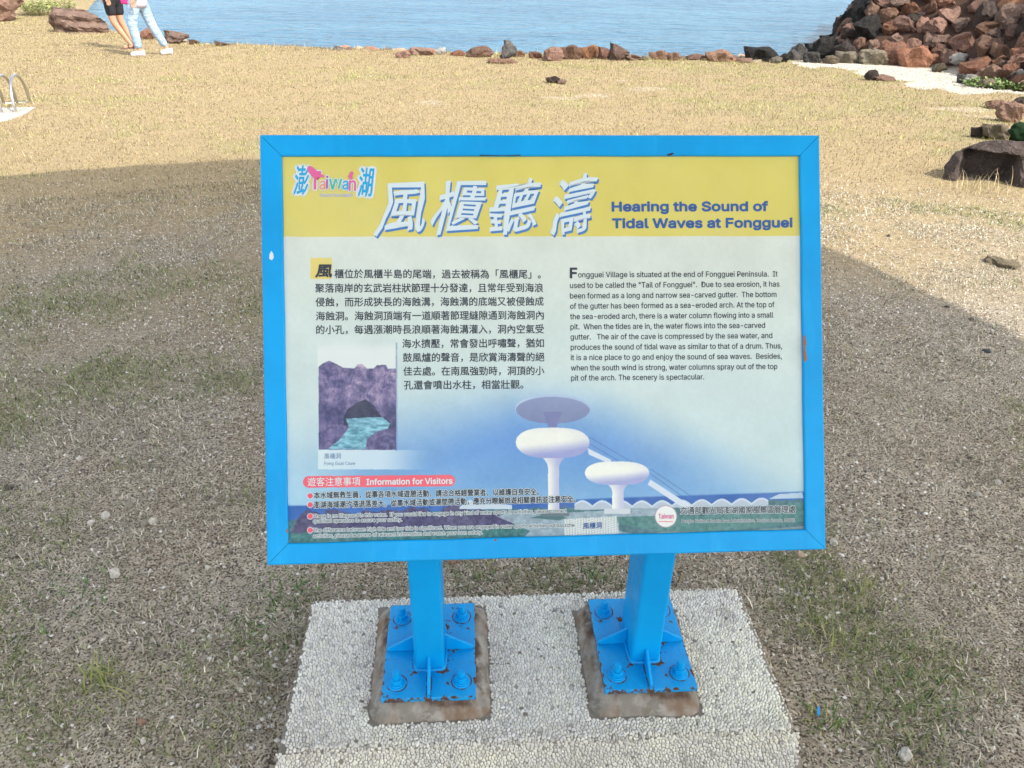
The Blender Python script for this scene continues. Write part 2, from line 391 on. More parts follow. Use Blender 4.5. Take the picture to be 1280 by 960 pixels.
def pebbles():
    sp = .0066; VV = []; FF = []; CC = []
    def face(x0, x1, y0, y1, to3, skip, seed):
        g = np.random.default_rng(seed); nx = int((x1 - x0) / sp); ny = int((y1 - y0) / sp)
        S = np.zeros((nx + 4, ny + 4, 2))
        for i in range(nx + 4):
            for j in range(ny + 4):
                S[i, j] = (x0 + (i - 1.5 + (j % 2) * .5 - .25) * sp, y0 + (j - 1.5) * sp)
        S += (g.random(S.shape) - .5) * sp * 1.35
        for i in range(2, nx + 2):
            for j in range(2, ny + 2):
                c = S[i, j]
                if not (x0 < c[0] < x1 and y0 < c[1] < y1) or skip(*c): continue
                if g.random() < .006: continue
                P = [c + np.array(q) * sp * 1.1 for q in ((-1, -1), (1, -1), (1, 1), (-1, 1))]
                for a in range(-2, 3):
                    for b in range(-2, 3):
                        if a == 0 and b == 0: continue
                        d = S[i + a, j + b] - c; L2 = (d[0] * d[0] + d[1] * d[1])
                        if L2 > (2.6 * sp) ** 2: continue
                        L = math.sqrt(L2); lim = L / 2 - .00040; nxd, nyd = d[0] / L, d[1] / L
                        out = []; m_ = len(P)
                        dd = [(p[0] - c[0]) * nxd + (p[1] - c[1]) * nyd - lim for p in P]
                        if max(dd) <= 0: continue
                        for k in range(m_):
                            A, B = P[k], P[(k + 1) % m_]; da, db = dd[k], dd[(k + 1) % m_]
                            if da <= 0: out.append(A)
                            if da * db < 0: out.append(A + (B - A) * (da / (da - db)))
                        P = out
                        if len(P) < 3: break
                    if len(P) < 3: break
                if len(P) < 3: continue
                # round the corners off
                m_ = len(P); Q = []
                for k in range(m_):
                    A, B, C_ = P[k - 1], P[k], P[(k + 1) % m_]
                    if np.linalg.norm(B - A) > .0012: Q.append(B * .72 + A * .28)
                    Q.append(B * .75 + C_ * .25)
                P = Q; m_ = len(P)
                h = .0012 + g.random() * .0016; base = len(VV); gsh = g.normal(0, .25, 2) * sp * .2
                for p in P: VV.append(to3(p[0], p[1], -.001))
                for p in P:
                    q = c + (p - c) * .66 + gsh * .2; VV.append(to3(q[0], q[1], h))
                for k in range(m_):
                    k2 = (k + 1) % m_
                    FF.append((base + k, base + k2, base + m_ + k2)); FF.append((base + k, base + m_ + k2, base + m_ + k))
                for k in range(1, m_ - 1): FF.append((base + m_, base + m_ + k, base + m_ + k + 1))
                r = g.random(); v = .64 + .25 * r ** .7
                w3 = to3(c[0], c[1], 0); dirt = float(fbm(w3[0] * 5 + 20, w3[1] * 5 + w3[2] * 9, 4, 3)); v *= .76 + .36 * dirt
                if g.random() < .02: v *= .5
                warm = .90 - .10 * max(0, dirt - .5) * 2 + g.normal(0, .015)
                stain = float(sst(.60, .85, fbm(w3[0] * 16, w3[1] * 16 + 7, 4, 5))) * .4 * (.4 + .6 * g.random()) + (.10 + .12 * g.random()) * float(sst(-.15, -.22, w3[1]))
                hu = g.random(); v2 = v * (.72 if hu < .10 else 1); warm = warm * (.93 if .10 < hu < .3 else 1)
                col = np.array([v2, v2 * (.975 if hu < .3 else .985), v2 * warm]) * (1 - stain) + np.array([.12, .09, .055]) * stain
                CC.extend([col] * (2 * m_))
    skip = lambda x, y: in_quad(x, y, PADS[0][1], .001) or in_quad(x, y, PADS[1][1], .001) or not rr(x, y)
    def rr(x, y, rad=.03):
        ax = min(x - XL, XR - x) - rad; ay = min(y - YF, YB - y) - rad
        return ax >= 0 or ay >= 0 or math.hypot(ax, ay) < rad - .002
    face(XL + .004, XR - .004, YF + .004, YB - .004, lambda x, y, h: (x, y, h - .0005), skip, 1)
    face(XL - .01, XR + .012, -.15, -.009, lambda x, y, h: (x, YF - .0007 + (min(y, -.02) + .02) * .328 - h, y), lambda x, y: False, 2)
    def rot_edge(x, y, h):
        a = y / .0085; r = .009 + h; a = min(max(a, 0), 1) * math.pi / 2
        return (x, YF + .009 - r * math.cos(a), -.0105 + r * math.sin(a))
    face(XL + .012, XR - .012, -.004, .015, rot_edge, lambda x, y: False, 3)
    face(-.19, YB - .02, -.15, -.009, lambda y, z, h: (XR + .0007 - (min(z, -.02) + .02) * .328 + h, y, z), lambda x, y: False, 4)
    return np.array(VV), np.array(FF).ravel(), np.array(CC)
V_, F_, C_ = pebbles(); V_ = V_ - np.array([-.06, 0, GZ])
tag(link('pebble_facing', np_mesh('pebble_facing', V_, F_, 3, C_), M['pebble'], plinth), kind='stuff')
PT = .040
def pad(cx, q):
    bm = bmesh.new(); g = random.Random(int(cx * 1000))
    N = 10; prev = None
    top = [(cx - .1085, .1355), (cx + .1085, .1355), (cx + .1085, -.1445), (cx - .1085, -.1445)]
    def ringpts(c4, jit):
        P = []
        for i in range(4):
            a, b = c4[i], c4[(i + 1) % 4]
            for k in range(N):
                t = (k + .0) / N; x = a[0] + (b[0] - a[0]) * t; y = a[1] + (b[1] - a[1]) * t
                if k == 0:   # blunt corner
                    mx = sum(p[0] for p in c4) / 4; my = sum(p[1] for p in c4) / 4
                    x += (mx - x) * .06; y += (my - y) * .06
                P.append((x + g.uniform(-jit, jit), y + g.uniform(-jit, jit)))
        return P
    for t, z, j in ((0, -.004, .002), (.12, .006, .002), (.55, .022, .0015), (.93, .0335, .0012), (1.06, .0362, .0012)):
        c4 = [(q[i][0] + (top[i][0] - q[i][0]) * t, q[i][1] + (top[i][1] - q[i][1]) * t) for i in range(4)]
        cur = [bm.verts.new((x - cx, y, z)) for x, y in ringpts(c4, j)]
        if prev:
            for k in range(len(cur)): bm.faces.new((prev[k], cur[k], cur[(k + 1) % len(cur)], prev[(k + 1) % len(cur)]))
        prev = cur
    bm.faces.new(prev)
    bmesh.ops.recalc_face_normals(bm, faces=bm.faces)
    me = bpy.data.meshes.new('mortar_pad'); bm.to_mesh(me); bm.free()
    o = link('mortar_pad', me, M['mortar'], plinth, True); o.location = (cx + .06, 0, -GZ)
    return o
for c, q in PADS: pad(c, q)

# ------------------------------------------------------------------ the sign
TILT = .53396; PC = np.array([-.06442, -.04471, .86638]); PW, PH, FRW = 1.0, .75225, .0372
SB = (-.0600, 0, .04)
sign = tag(empty('information_sign', SB), 'large blue-framed information board on two blue steel posts, tilted back over the pebble plinth', 'sign')
EV = Vector((0, math.sin(TILT), math.cos(TILT))); EN = Vector((0, -math.cos(TILT), math.sin(TILT)))
PM = Matrix(((1, EV.x * 0, EN.x, 0), (0, EV.y, EN.y, 0), (0, EV.z, EN.z, 0), (0, 0, 0, 1)))
PM.translation = Vector(PC) - Vector(SB)      # panel space: x right, y up the board, z towards the reader
def on_board(o, z=0.0):
    o.matrix_local = PM @ Matrix.Translation((0, 0, z)); return o
# mitred frame, section stepped: outer lip, flat face
DEP = .045
def frame_bar(side):
    bm = bmesh.new(); w, h = PW / 2, PH / 2; g = .0004
    # profile: (inset from outer edge, z)
    prof = [(0, -DEP), (0, -.0022), (.0022, 0), (FRW - .0025, 0), (FRW - .0005, -.0012), (FRW, -.0035), (FRW, -DEP)]
    L = h if side in (1, 3) else w; D = w if side in (1, 3) else h
    NS = 14; rings = []
    for k in range(NS + 1):
        s = k / NS * 2 - 1; rg = []
        for ins, z in prof:
            lim = L - ins - g
            a = s * lim; b = D - ins
            wob = .0004 * math.sin(a * 31 + side) * (1 if 0 < k < NS else 0)
            b += wob if ins > .01 else wob * .4
            x, y = {0: (a, b), 2: (-a, -b), 1: (b, -a), 3: (-b, a)}[side]
            rg.append(bm.verts.new((x, y, z)))
        rings.append(rg)
    n = len(prof)
    for k in range(NS):
        for j in range(n):
            j2 = (j + 1) % n
            bm.faces.new((rings[k][j], rings[k + 1][j], rings[k + 1][j2], rings[k][j2]))
    bm.faces.new(rings[0]); bm.faces.new(rings[-1][::-1])
    bmesh.ops.recalc_face_normals(bm, faces=bm.faces)
    return on_board(from_bm('frame_bar', bm, M['paint'], sign), 0.0)
for s_ in range(4): frame_bar(s_)

# homography photograph pixel -> board plane (inner window of the frame)
hw, hh = PW / 2 - FRW, PH / 2 - FRW
def homog(src, dst):
    A = []; B = []
    for (x, y), (u, v) in zip(src, dst):
        A.append([x, y, 1, 0, 0, 0, -u * x, -u * y]); B.append(u)
        A.append([0, 0, 0, x, y, 1, -v * x, -v * y]); B.append(v)
    return np.append(np.linalg.solve(np.array(A, float), np.array(B, float)), 1).reshape(3, 3)
HM = homog([(352, 195), (1001, 194), (1006, 660), (359, 680)], [(-hw, hh), (hw, hh), (hw, -hh), (-hw, -hh)])
HI = np.linalg.inv(HM)
def uv(x, y):
    q = HM @ np.array([x, y, 1.]); return float(q[0] / q[2]), float(q[1] / q[2])

def paint_art():
    TW, TH = 1320, 968
    U, Vv = np.meshgrid((np.arange(TW) + .5) / TW * 2 * hw - hw, (np.arange(TH) + .5) / TH * 2 * hh - hh)
    q = HI @ np.stack([U.ravel(), Vv.ravel(), np.ones(U.size)]); x = (q[0] / q[2]).reshape(U.shape); y = (q[1] / q[2]).reshape(U.shape)
    I = np.zeros(U.shape + (3,))
    c = lambda *a: np.array(a, float)
    def put(mask, col):
        nonlocal I
        mask = np.asarray(mask, float)
        if mask.ndim == 2: mask = mask[..., None]
        I = I * (1 - mask) + np.asarray(col) * mask
    def poly(P):
        ins = np.zeros(U.shape, bool); n = len(P)
        for i in range(n):
            (x0, y0), (x1, y1) = P[i], P[(i + 1) % n]
            if y0 == y1: continue
            cnd = ((y0 > y) != (y1 > y)) & (x < (x1 - x0) * (y - y0) / (y1 - y0) + x0); ins ^= cnd
        return ins
    A = lambda a, b: (330 + a / 3.556, 540 + b / 3.556)          # coordinates read off enlarged crops
    B = lambda a, b: (620 + a / 3.048, 480 + b / 3.048)
    C = lambda a, b: (370 + a / 4, 310 + b / 4)
    N = fbm(x * .03, y * .03, 5, 1); N2 = fbm(x * .25, y * .25, 4, 3); N3 = fbm(x * .09, y * .09, 4, 5)
    Y0 = np.interp(x, [352, 400, 450, 600, 700, 760, 850, 930, 1005], [500, 500, 470, 462, 458, 468, 505, 545, 585])
    t = sst(0, 1, (y - Y0) / np.interp(x, [352, 500, 640, 800, 1000], [190, 150, 90, 105, 120]))[..., None]
    mint = c(213, 222, 210) + (y - 300)[..., None] / 300 * c(-26, -8, 6)
    blue = c(98, 150, 208) + (np.clip((y - 560) / 60, 0, 1))[..., None] * c(18, 18, 2)
    blue = blue + ((x < 480) * np.clip((480 - x) / 110, 0, 1))[..., None] * c(35, 30, 12)
    I[:] = mint * (1 - t) + blue * t + (N[..., None] - .5) * 14
    # sea, land, paths
    hz = np.interp(x, [352, 600, 760, 1006], [633, 630, 622, 613])
    put(sst(-1, 2, y - hz), c(36, 96, 172) + (N3[..., None] - .5) * 30)
    land = np.interp(x, [352, 420, 520, 600, 680, 760, 1006], [652, 645, 640, 636, 634, 632, 622]) + (N2 - .5) * 4
    put(sst(0, 2, y - land), c(62, 110, 118) + (N2[..., None] - .5) * 60)
    rk = np.interp(x, [352, 368, 380, 470, 520, 545, 570, 610, 640, 650], [690, 652, 641, 640, 634, 641, 634, 640, 648, 690]) + (N3 - .5) * 16
    rk2 = np.interp(x, [352, 500, 610, 650], [668, 664, 662, 655]) + (N2 - .5) * 6
    put((y > rk) * (y < rk2), c(66, 64, 104) + (N2[..., None] - .5) * 70)
    put((y > rk2) * (x < 655), c(48, 112, 112) + (N2[..., None] - .5) * 70)
    put(poly([B(0, 505), B(60, 490), B(300, 488), B(620, 470), B(620, 500), B(470, 505), B(470, 560), B(560, 575), B(600, 590), B(100, 590), B(130, 560), B(60, 530)]) * .8, c(160, 178, 190) + (N2[..., None] - .5) * 40)
    put(poly([B(130, 510), B(220, 490), B(270, 510), B(240, 520)]), c(60, 105, 110))
    put(poly([B(460, 505), B(620, 500), B(800, 500), B(1040, 470), B(1175, 445), B(1175, 520), B(900, 560), B(620, 560), B(470, 535)]) * .8, c(70, 128, 122) + (N2[..., None] - .5) * 50)
    put(poly([B(900, 560), B(1175, 538), B(1175, 560), B(700, 580), B(560, 575), B(640, 560)]) * .7, c(150, 160, 158))
    # wavy white parapet
    ph = 446 + 12 * np.abs(np.sin((x - 700) / 11.0 * 1.0)) ** 1.0
    bx = (x - 620) * 3.048; by = (y - 480) * 3.048
    wave = 462 - 20 * np.abs(np.sin((bx - 520) / 76 * math.pi / 1.0)) - (bx > 600) * (bx - 600) * .03
    put((bx > 300) * (bx < 1040) * (by > wave) * (by < 474 - (bx - 520) * .025), c(196, 212, 224) - (by > wave + 8)[..., None] * 22.)
    put(poly([B(1040, 436), B(1080, 416), B(1170, 410), B(1175, 432)]), c(176, 200, 216))
    put(poly([B(-140, 470), B(-100, 440), B(-70, 462), B(-30, 455), B(60, 462), B(60, 478), B(-140, 478)]), c(190, 208, 220))
    put(poly([B(258, 515), B(460, 503), B(468, 572), B(262, 578)]), c(205, 216, 214) - (np.abs(np.sin(x * .9) * np.sin(y * 1.1 + x * .3)) < .12)[..., None] * 55.)
    # stairways
    put(poly([B(350, 243), B(440, 288), B(440, 305), B(355, 268)]), c(205, 218, 228))
    put(poly([B(590, 362), B(745, 462), B(715, 470), B(580, 382)]), c(205, 218, 228))
    for a, b in (((355, 200), (520, 296)), ((355, 225), (470, 293)), ((590, 322), (745, 425)), ((590, 340), (742, 448))):
        (x0, y0), (x1, y1) = B(*a), B(*b); L = math.hypot(x1 - x0, y1 - y0)
        d = np.abs((x1 - x0) * (y - y0) - (y1 - y0) * (x - x0)) / L; s = ((x - x0) * (x1 - x0) + (y - y0) * (y1 - y0)) / L / L
        put((d < .45) * (s > 0) * (s < 1) * .55, c(60, 80, 130))
    # mushroom towers
    def mush(cx, cy, rx, rt, rb, sw, sy, top, light, dark, p=2.6, fun=60):
        dx = (bx - cx) / rx; up = by < cy
        body = np.abs(dx) ** p + np.abs((by - cy) / np.where(up, rt, rb)) ** (2.0 if not up.all() else 2) < 1
        s = np.clip((by - (cy + rb * .55)) / fun, 0, 1); wd = sw + (rx * .62 - sw) * (1 - s) ** 2.4
        stem = (by > cy + rb * .3) * (by < sy) * (np.abs(bx - cx - 3) < wd)
        k = np.clip((by - (cy - rt)) / (rt + rb), 0, 1)
        sh = np.clip(sst(.42, .92, k + .14 * dx) + .16 * sst(.2, 1, dx) + .10 * sst(.25, 0, k), 0, 1)[..., None]
        cl = c(*light) * (1 - sh) + c(*dark) * sh
        ks = (sst(.0, 1, (bx - cx + wd) / (2 * wd + 1e-6)) * .6 + .4 * (1 - s))[..., None]
        put(stem, c(*light) * (1 - ks) + c(*dark) * ks); put(body, cl)
    mush(217, 95, 143, 56, 54, 14, 172, 0, (176, 200, 224), (112, 108, 172), 2.2, 30)
    put(((bx - 217) / 140) ** 2 + ((by - 98) / 50) ** 2 < 1, c(132, 146, 182) - ((by - 60) / 90)[..., None] * 16)
    put((np.abs(bx - 217) < 38 - (by - 100) * .35) * (by > 105) * (by < 165), c(112, 120, 168))
    mush(217, 222, 141, 56, 60, 21, 480, 0, (234, 238, 226), (150, 158, 205), 3.0, 70)
    mush(463, 338, 123, 44, 46, 22, 476, 0, (236, 240, 228), (158, 166, 208), 3.0, 50)
    put((by > 474) * (by < 494) * (np.abs(bx - 463) < 50), c(198, 208, 214))
    put((by > 490) * (by < 504) * (np.abs(bx - 225) < 55), c(90, 110, 120))
    I[:] = I + (N2[..., None] - .5) * 7 + (np.random.default_rng(4).random(I.shape[:2])[..., None] - .5) * 5
    # cave photograph with its pale card
    a0, a1, b0, b1 = 397, 494.5, 452, 563
    fade = sst(0, 28, 494 + 6 - x) * sst(425, 445, y)
    put((x > 396) * (x < 540) * (y > 563) * (y < 587.5) * sst(545, 470, x) * .75, c(214, 230, 232))
    put((x > 396) * (x < a1) * (y > 428) * (y < 460) * sst(425, 440, y) * .8, c(222, 230, 226))
    put((x > a1 - .3) * (x < a1 + 1.6) * (y > 428) * (y < 564) * .5, c(90, 120, 170))
    top = np.interp(x, [397, 402, 410, 419, 428, 442, 446, 452, 458, 466, 470, 482, 484, 495], [459, 455, 451, 455, 460, 461, 456, 455, 461, 461, 457, 456, 461, 461])
    st_ = np.abs(np.sin((x + .35 * y + 6 * N3) * .35))[..., None]
    inset = (x > a0) * (x < a1) * (y > top) * (y < b1)
    rdg = np.abs(fbm(x * .16 + 3 * N3, y * .055, 4, 2) - .5) * 2; rdg2 = np.abs(fbm(x * .07 + 9, y * .15 + 2 * N3, 4, 6) - .5) * 2
    val = np.clip(.30 + 1.1 * (fbm(x * .11, y * .09, 5, 4) - .36) + .35 * (N2 - .5), 0, 1) * np.clip(.45 + rdg * 4.0, 0, 1) * np.clip(.55 + rdg2 * 4.5, 0, 1) * np.interp(y, [455, 480, 530, 563], [1.25, 1.15, .8, .75]) * np.interp(x, [397, 420, 470, 494], [.75, 1.0, 1.1, .85])
    val = np.clip(val, 0, 1)[..., None]
    put(inset, np.where(val < .4, c(52, 56, 98) + (c(112, 104, 146) - c(52, 56, 98)) * val / .4, c(112, 104, 146) + (c(186, 170, 190) - c(112, 104, 146)) * (val - .4) / .6))
    put(inset * poly([C(232, 852), C(250, 812), C(300, 775), C(345, 758), C(385, 790), C(425, 845), C(470, 870), C(470, 900), C(235, 890)]) , c(44, 50, 80) + (N2[..., None] - .5) * 40)
    put(inset * poly([C(245, 856), C(330, 850), C(430, 848), C(470, 880), C(455, 905), C(400, 920), C(350, 960), C(345, 1010), C(150, 1010), C(215, 960), C(260, 900)]), c(112, 168, 186) + (fbm(x * .12, y * .4, 4, 2)[..., None] - .5) * 130 + (N2[..., None] - .5) * 50)
    put(inset * poly([C(380, 1010), C(405, 950), C(450, 935), C(500, 960), C(500, 1015)]), c(84, 82, 126) + (N2[..., None] - .5) * 90)
    # yellow band, yellow square, red pill, round badge
    put(y < np.interp(x, [352, 1005], [295.6, 293.6]), c(217, 206, 106) + (N[..., None] - .5) * 12)
    put((x > 387) * (x < 414) * (y > 322) * (y < 348.5), c(224, 208, 118))
    pc = np.interp(x, [377, 568], [603.5, 601.0]); r = 7.2
    pill = np.hypot(np.maximum(0, np.maximum(377 + r - x, x - (568.5 - r))), y - pc) < r
    put(pill, c(232, 96, 112))
    rb = np.hypot(x - 832.9, y - 645.0)
    put(rb < 14, c(226, 232, 226)); put((rb > 13) * (rb < 14), c(170, 150, 165))
    put((rb < 11) * (np.abs(y - 651.5) < .5), c(220, 120, 120))
    for bx_, by_ in ((386, 620.9), (386, 632.2), (386, 646.6), (386, 664)):
        rr_ = np.hypot(x - bx_, y - by_); put(rr_ < 4.1, c(214, 222, 228)); put(rr_ < 3.3, c(222, 84, 104))
    put(((x - 470) ** 2 + (y - 0) ** 2 < 0), c(0, 0, 0))
    I8 = np.clip(I, 0, 255) / 255
    lin = np.where(I8 <= .04045, I8 / 12.92, ((I8 + .055) / 1.055) ** 2.4) * ALB
    srgb = np.where(lin <= .0031308, lin * 12.92, 1.055 * lin ** (1 / 2.4) - .055)
    img = bpy.data.images.new('board_print', TW, TH); buf = np.ones((TH, TW, 4), np.float32); buf[..., :3] = srgb
    img.pixels.foreach_set(buf.ravel()); img.update(); img.pack()
    return img
ALB = .86
bm = bmesh.new(); uvl = bm.loops.layers.uv.new('UVMap'); vs = []
e = .004
vs = [bm.verts.new((sx * (hw + e), sy * (hh + e), 0)) for sx, sy in ((-1, -1), (1, -1), (1, 1), (-1, 1))]
vb = [bm.verts.new((v.co.x, v.co.y, -.004)) for v in vs]
f0 = bm.faces.new(vs); bm.faces.new(vb[::-1])
for k in range(4): bm.faces.new((vb[k], vb[(k + 1) % 4], vs[(k + 1) % 4], vs[k]))
for f in bm.faces:
    for l in f.loops: l[uvl].uv = ((l.vert.co.x + hw) / (2 * hw), (l.vert.co.y + hh) / (2 * hh))
panel = on_board(from_bm('panel', bm, m_panel(paint_art()), sign), -.006)
panel_z0 = -.006

def ink(name, c, rough=.55):
    t = NT(name); n = t.noise(220, 2); return t.done(t.mix(t.rng(n, .6, .8, 0, .25), c, tuple(min(1, x + .12) for x in c)), rough, spec=.3)
K = dict(black=ink('black_ink', (.035, .045, .06)), navy=ink('navy_ink', (.03, .10, .30)), blue=ink('title_blue_ink', (.06, .19, .46)),
         halo=ink('white_ink', (.60, .69, .70)), pale=ink('pale_title_ink', (.58, .68, .70)), red=ink('red_ink', (.62, .08, .15)), cyan=ink('cyan_ink', (.02, .34, .62)),
         grey=ink('grey_ink', (.30, .24, .34)), slate=ink('slate_ink', (.12, .22, .36)), orange=ink('orange_ink', (.70, .27, .16)), violet=ink('violet_ink', (.34, .10, .36)),
         green=ink('green_ink', (.07, .42, .30)), rose=ink('rose_ink', (.66, .12, .30)))
try: INTER = bpy.data.fonts.load(os.path.join(bpy.utils.system_resource('DATAFILES', path='fonts'), 'Inter.woff2'))
except Exception: INTER = None
def glyphs(s, cjk, off=0., res=2):
    cu = bpy.data.curves.new('t', 'FONT'); cu.body = s; cu.resolution_u = res; cu.offset = off
    if not cjk and INTER: cu.font = INTER
    o = bpy.data.objects.new('t', cu); COL.objects.link(o); dg = bpy.context.evaluated_depsgraph_get(); dg.update()
    me = bpy.data.meshes.new_from_object(o.evaluated_get(dg)); bpy.data.objects.remove(o); bpy.data.curves.remove(cu)
    n = len(me.vertices); co = np.zeros(n * 3, np.float32); me.vertices.foreach_get('co', co)
    return me, co.reshape(-1, 3)
def lettering(s, p0, p1, size, mat, z=.0004, off=0., shear=0., halo=None, shift=(0, 0), name='lettering', cjk=None, res=2, brush=0.):
    """s written along the board from pixel p0 (start of baseline) to p1 (end); size = height of the letters in photograph pixels"""
    if cjk is None: cjk = any(ord(ch) > 0x2e80 for ch in s)
    a = np.array(uv(*p0)); b = np.array(uv(*p1)); L = np.linalg.norm(b - a); ex = (b - a) / L; ey = np.array([-ex[1], ex[0]])
    px = 2 * hw / 649
    ref, rc = glyphs('國' if cjk else 'H', cjk); rh = rc[:, 1].max() - rc[:, 1].min(); ry = rc[:, 1].min(); bpy.data.meshes.remove(ref)
    _, c0 = glyphs(s, cjk); x0, x1 = c0[:, 0].min(), c0[:, 0].max()
    for kk, (mt, of, dz) in enumerate(([(halo[0], halo[1], 0)] if halo else []) + [(mat, off, .0004 if halo else 0)]):
        me, co = glyphs(s, cjk, 0, res)
        sx = L / (x1 - x0); sy = size * px / rh
        X_ = (co[:, 0] - x0) * sx; Y_ = (co[:, 1] - ry) * sy; X_ = X_ + shear * Y_
        if brush:
            u_, v_ = X_ / L, Y_ / (size * px); X_ = X_ + size * px * .035 * np.sin(v_ * 5.1 + brush) + size * px * .02 * np.sin(u_ * 7 + v_ * 9); Y_ = Y_ * (1.0) + size * px * (.11 * (u_ - .5) + .03 * np.sin(u_ * 6.3 + brush))
        P = a[None] + X_[:, None] * ex + Y_[:, None] * ey
        co[:, 0] = P[:, 0] + shift[0] * px; co[:, 1] = P[:, 1] + shift[1] * px; co[:, 2] = z + dz
        if of > 0:                                   # a heavier weight: the same outline pressed several times side by side
            rr_ = of * size * px; nn = 8 if of * size > .35 else 4; F_ = []
            for p_ in me.polygons: F_.append(tuple(p_.vertices))
            VV = []; FF = []
            for q in range(nn + 1):
                an = 2 * math.pi * q / nn; k_ = 0 if q == nn else 1
                VV.append(co + np.array([math.cos(an) * rr_ * k_, math.sin(an) * rr_ * k_, q * .00002])); FF += [tuple(v + q * len(co) for v in f) for f in F_]
            m2 = bpy.data.meshes.new(name); m2.from_pydata(np.concatenate(VV).tolist(), [], FF); m2.update(); bpy.data.meshes.remove(me); me = m2
        else: me.vertices.foreach_set('co', co.ravel()); me.update()
        me.materials.clear()
        link(name, me, mt, panel)
h2 = 4.6
# heading
T = [('風', 474, 539, 290.5, 61), ('櫃', 543, 608, 289.5, 60), ('聽', 616, 678, 290, 60), ('濤', 691, 747, 292.5, 68)]
for ch, a_, b_, y_, s_ in T:
    lettering(ch, (a_ - 6, y_), (b_ - 10, y_), s_, K['blue'], .0003, .012, .20, None, (1.5, -2.4), 'title_character', res=4, brush=1 + a_ % 5)
    lettering(ch, (a_ - 6, y_), (b_ - 10, y_), s_, K['pale'], .0007, .006, .20, None, (0, 0), 'title_character', res=4, brush=1 + a_ % 5)
    lettering(ch, (a_ - 6, y_), (b_ - 10, y_), s_, K['halo'], .0002, .016, .20, None, (0, 0), 'title_character', res=3, brush=1 + a_ % 5)
lettering('Hearing the Sound of', (767.2, 262.8), (962, 262.0), 11.2, K['navy'], .0004, .072, name='title_lettering')
lettering('Tidal Waves at Fongguei', (767.5, 283.8), (992.6, 282.4), 11.2, K['navy'], .0004, .072, name='title_lettering')
# emblem
lettering('澎', (366, 243), (383, 243), 34, K['cyan'], .0006, .012, .12, (K['halo'], .10), name='emblem_character')
lettering('湖', (447, 245), (464, 245), 34, K['cyan'], .0006, .012, .12, (K['halo'], .10), name='emblem_character')
for ch, a_, b_, y0_, s_, k_ in (('T', 386, 400, 236, 22, 'rose'), ('a', 399, 406, 236, 14, 'orange'), ('i', 407, 409.5, 235, 15, 'violet'), ('w', 411, 427, 236, 17, 'green'), ('a', 428, 435, 236, 14, 'cyan'), ('n', 436, 444.5, 238, 17, 'rose')):
    lettering(ch, (a_, y0_), (b_, y0_), s_, K[k_], .0009, .022, .04, (K['halo'], .09), name='emblem_letter', cjk=False)
def blob(pts, mat, z, name):
    bm = bmesh.new(); bm.faces.new([bm.verts.new((*uv(*p), z)) for p in pts][::-1]); bmesh.ops.triangulate(bm, faces=bm.faces)
    bm.normal_update()
    for f in bm.faces:
        if f.normal.z < 0: f.normal_flip()
    from_bm(name, bm, mat, panel)
def zb(a, b): return (355 + a / 8, 195 + b / 8)
blob([zb(*p) for p in ((228, 118), (238, 96), (262, 94), (300, 118), (350, 165), (402, 192), (400, 206), (360, 206), (322, 212), (330, 235), (300, 225), (262, 180), (240, 152))], K['rose'], .0013, 'emblem_stroke')
blob([zb(*p) for p in ((668, 148), (690, 150), (694, 172), (680, 196), (690, 220), (672, 235), (655, 225), (640, 200), (652, 180))], K['rose'], .0013, 'emblem_stroke')
lettering('Touch Your Heart', (398.5, 245.2), (440, 245.2), 3.9, K['grey'], .0005, .0, .25, (K['halo'], .10))
# Chinese paragraph
lettering('風', (393.5, 346.5), (413.5, 346.5), 15.5, K['black'], .0005, .04, .16, name='drop_capital')
CH = [('櫃位於風櫃半島的尾端，過去被稱為「風櫃尾」。', 417.5, 677, 347.7, 347.6), ('聚落南岸的玄武岩柱狀節理十分發達，且常年受到海浪', 393.2, 680, 365.8, 364.6),
      ('侵蝕，而形成狹長的海蝕溝，海蝕溝的底端又被侵蝕成', 393.6, 680.5, 383.3, 381.6), ('海蝕洞。海蝕洞頂端有一道順著節理縫隙通到海蝕洞內', 394, 680.5, 400.9, 398.9),
      ('的小孔，每遇漲潮時長浪順著海蝕溝灌入，洞內空氣受', 394.3, 680.6, 418.0, 416.3), ('海水擠壓，常會發出呼嘯聲，猶如', 502.7, 680.6, 435.2, 433.9),
      ('鼓風爐的聲音，是欣賞海濤聲的絕', 503.4, 681, 452.6, 451.3), ('佳去處。在南風強勁時，洞頂的小', 504, 681, 469.8, 468.6), ('孔還會噴出水柱，相當壯觀。', 504.5, 654.5, 487.2, 485.8)]
for s_, a_, b_, y0_, y1_ in CH: lettering(s_, (a_, y0_), (b_, y1_), 10.6, K['black'], off=.016)
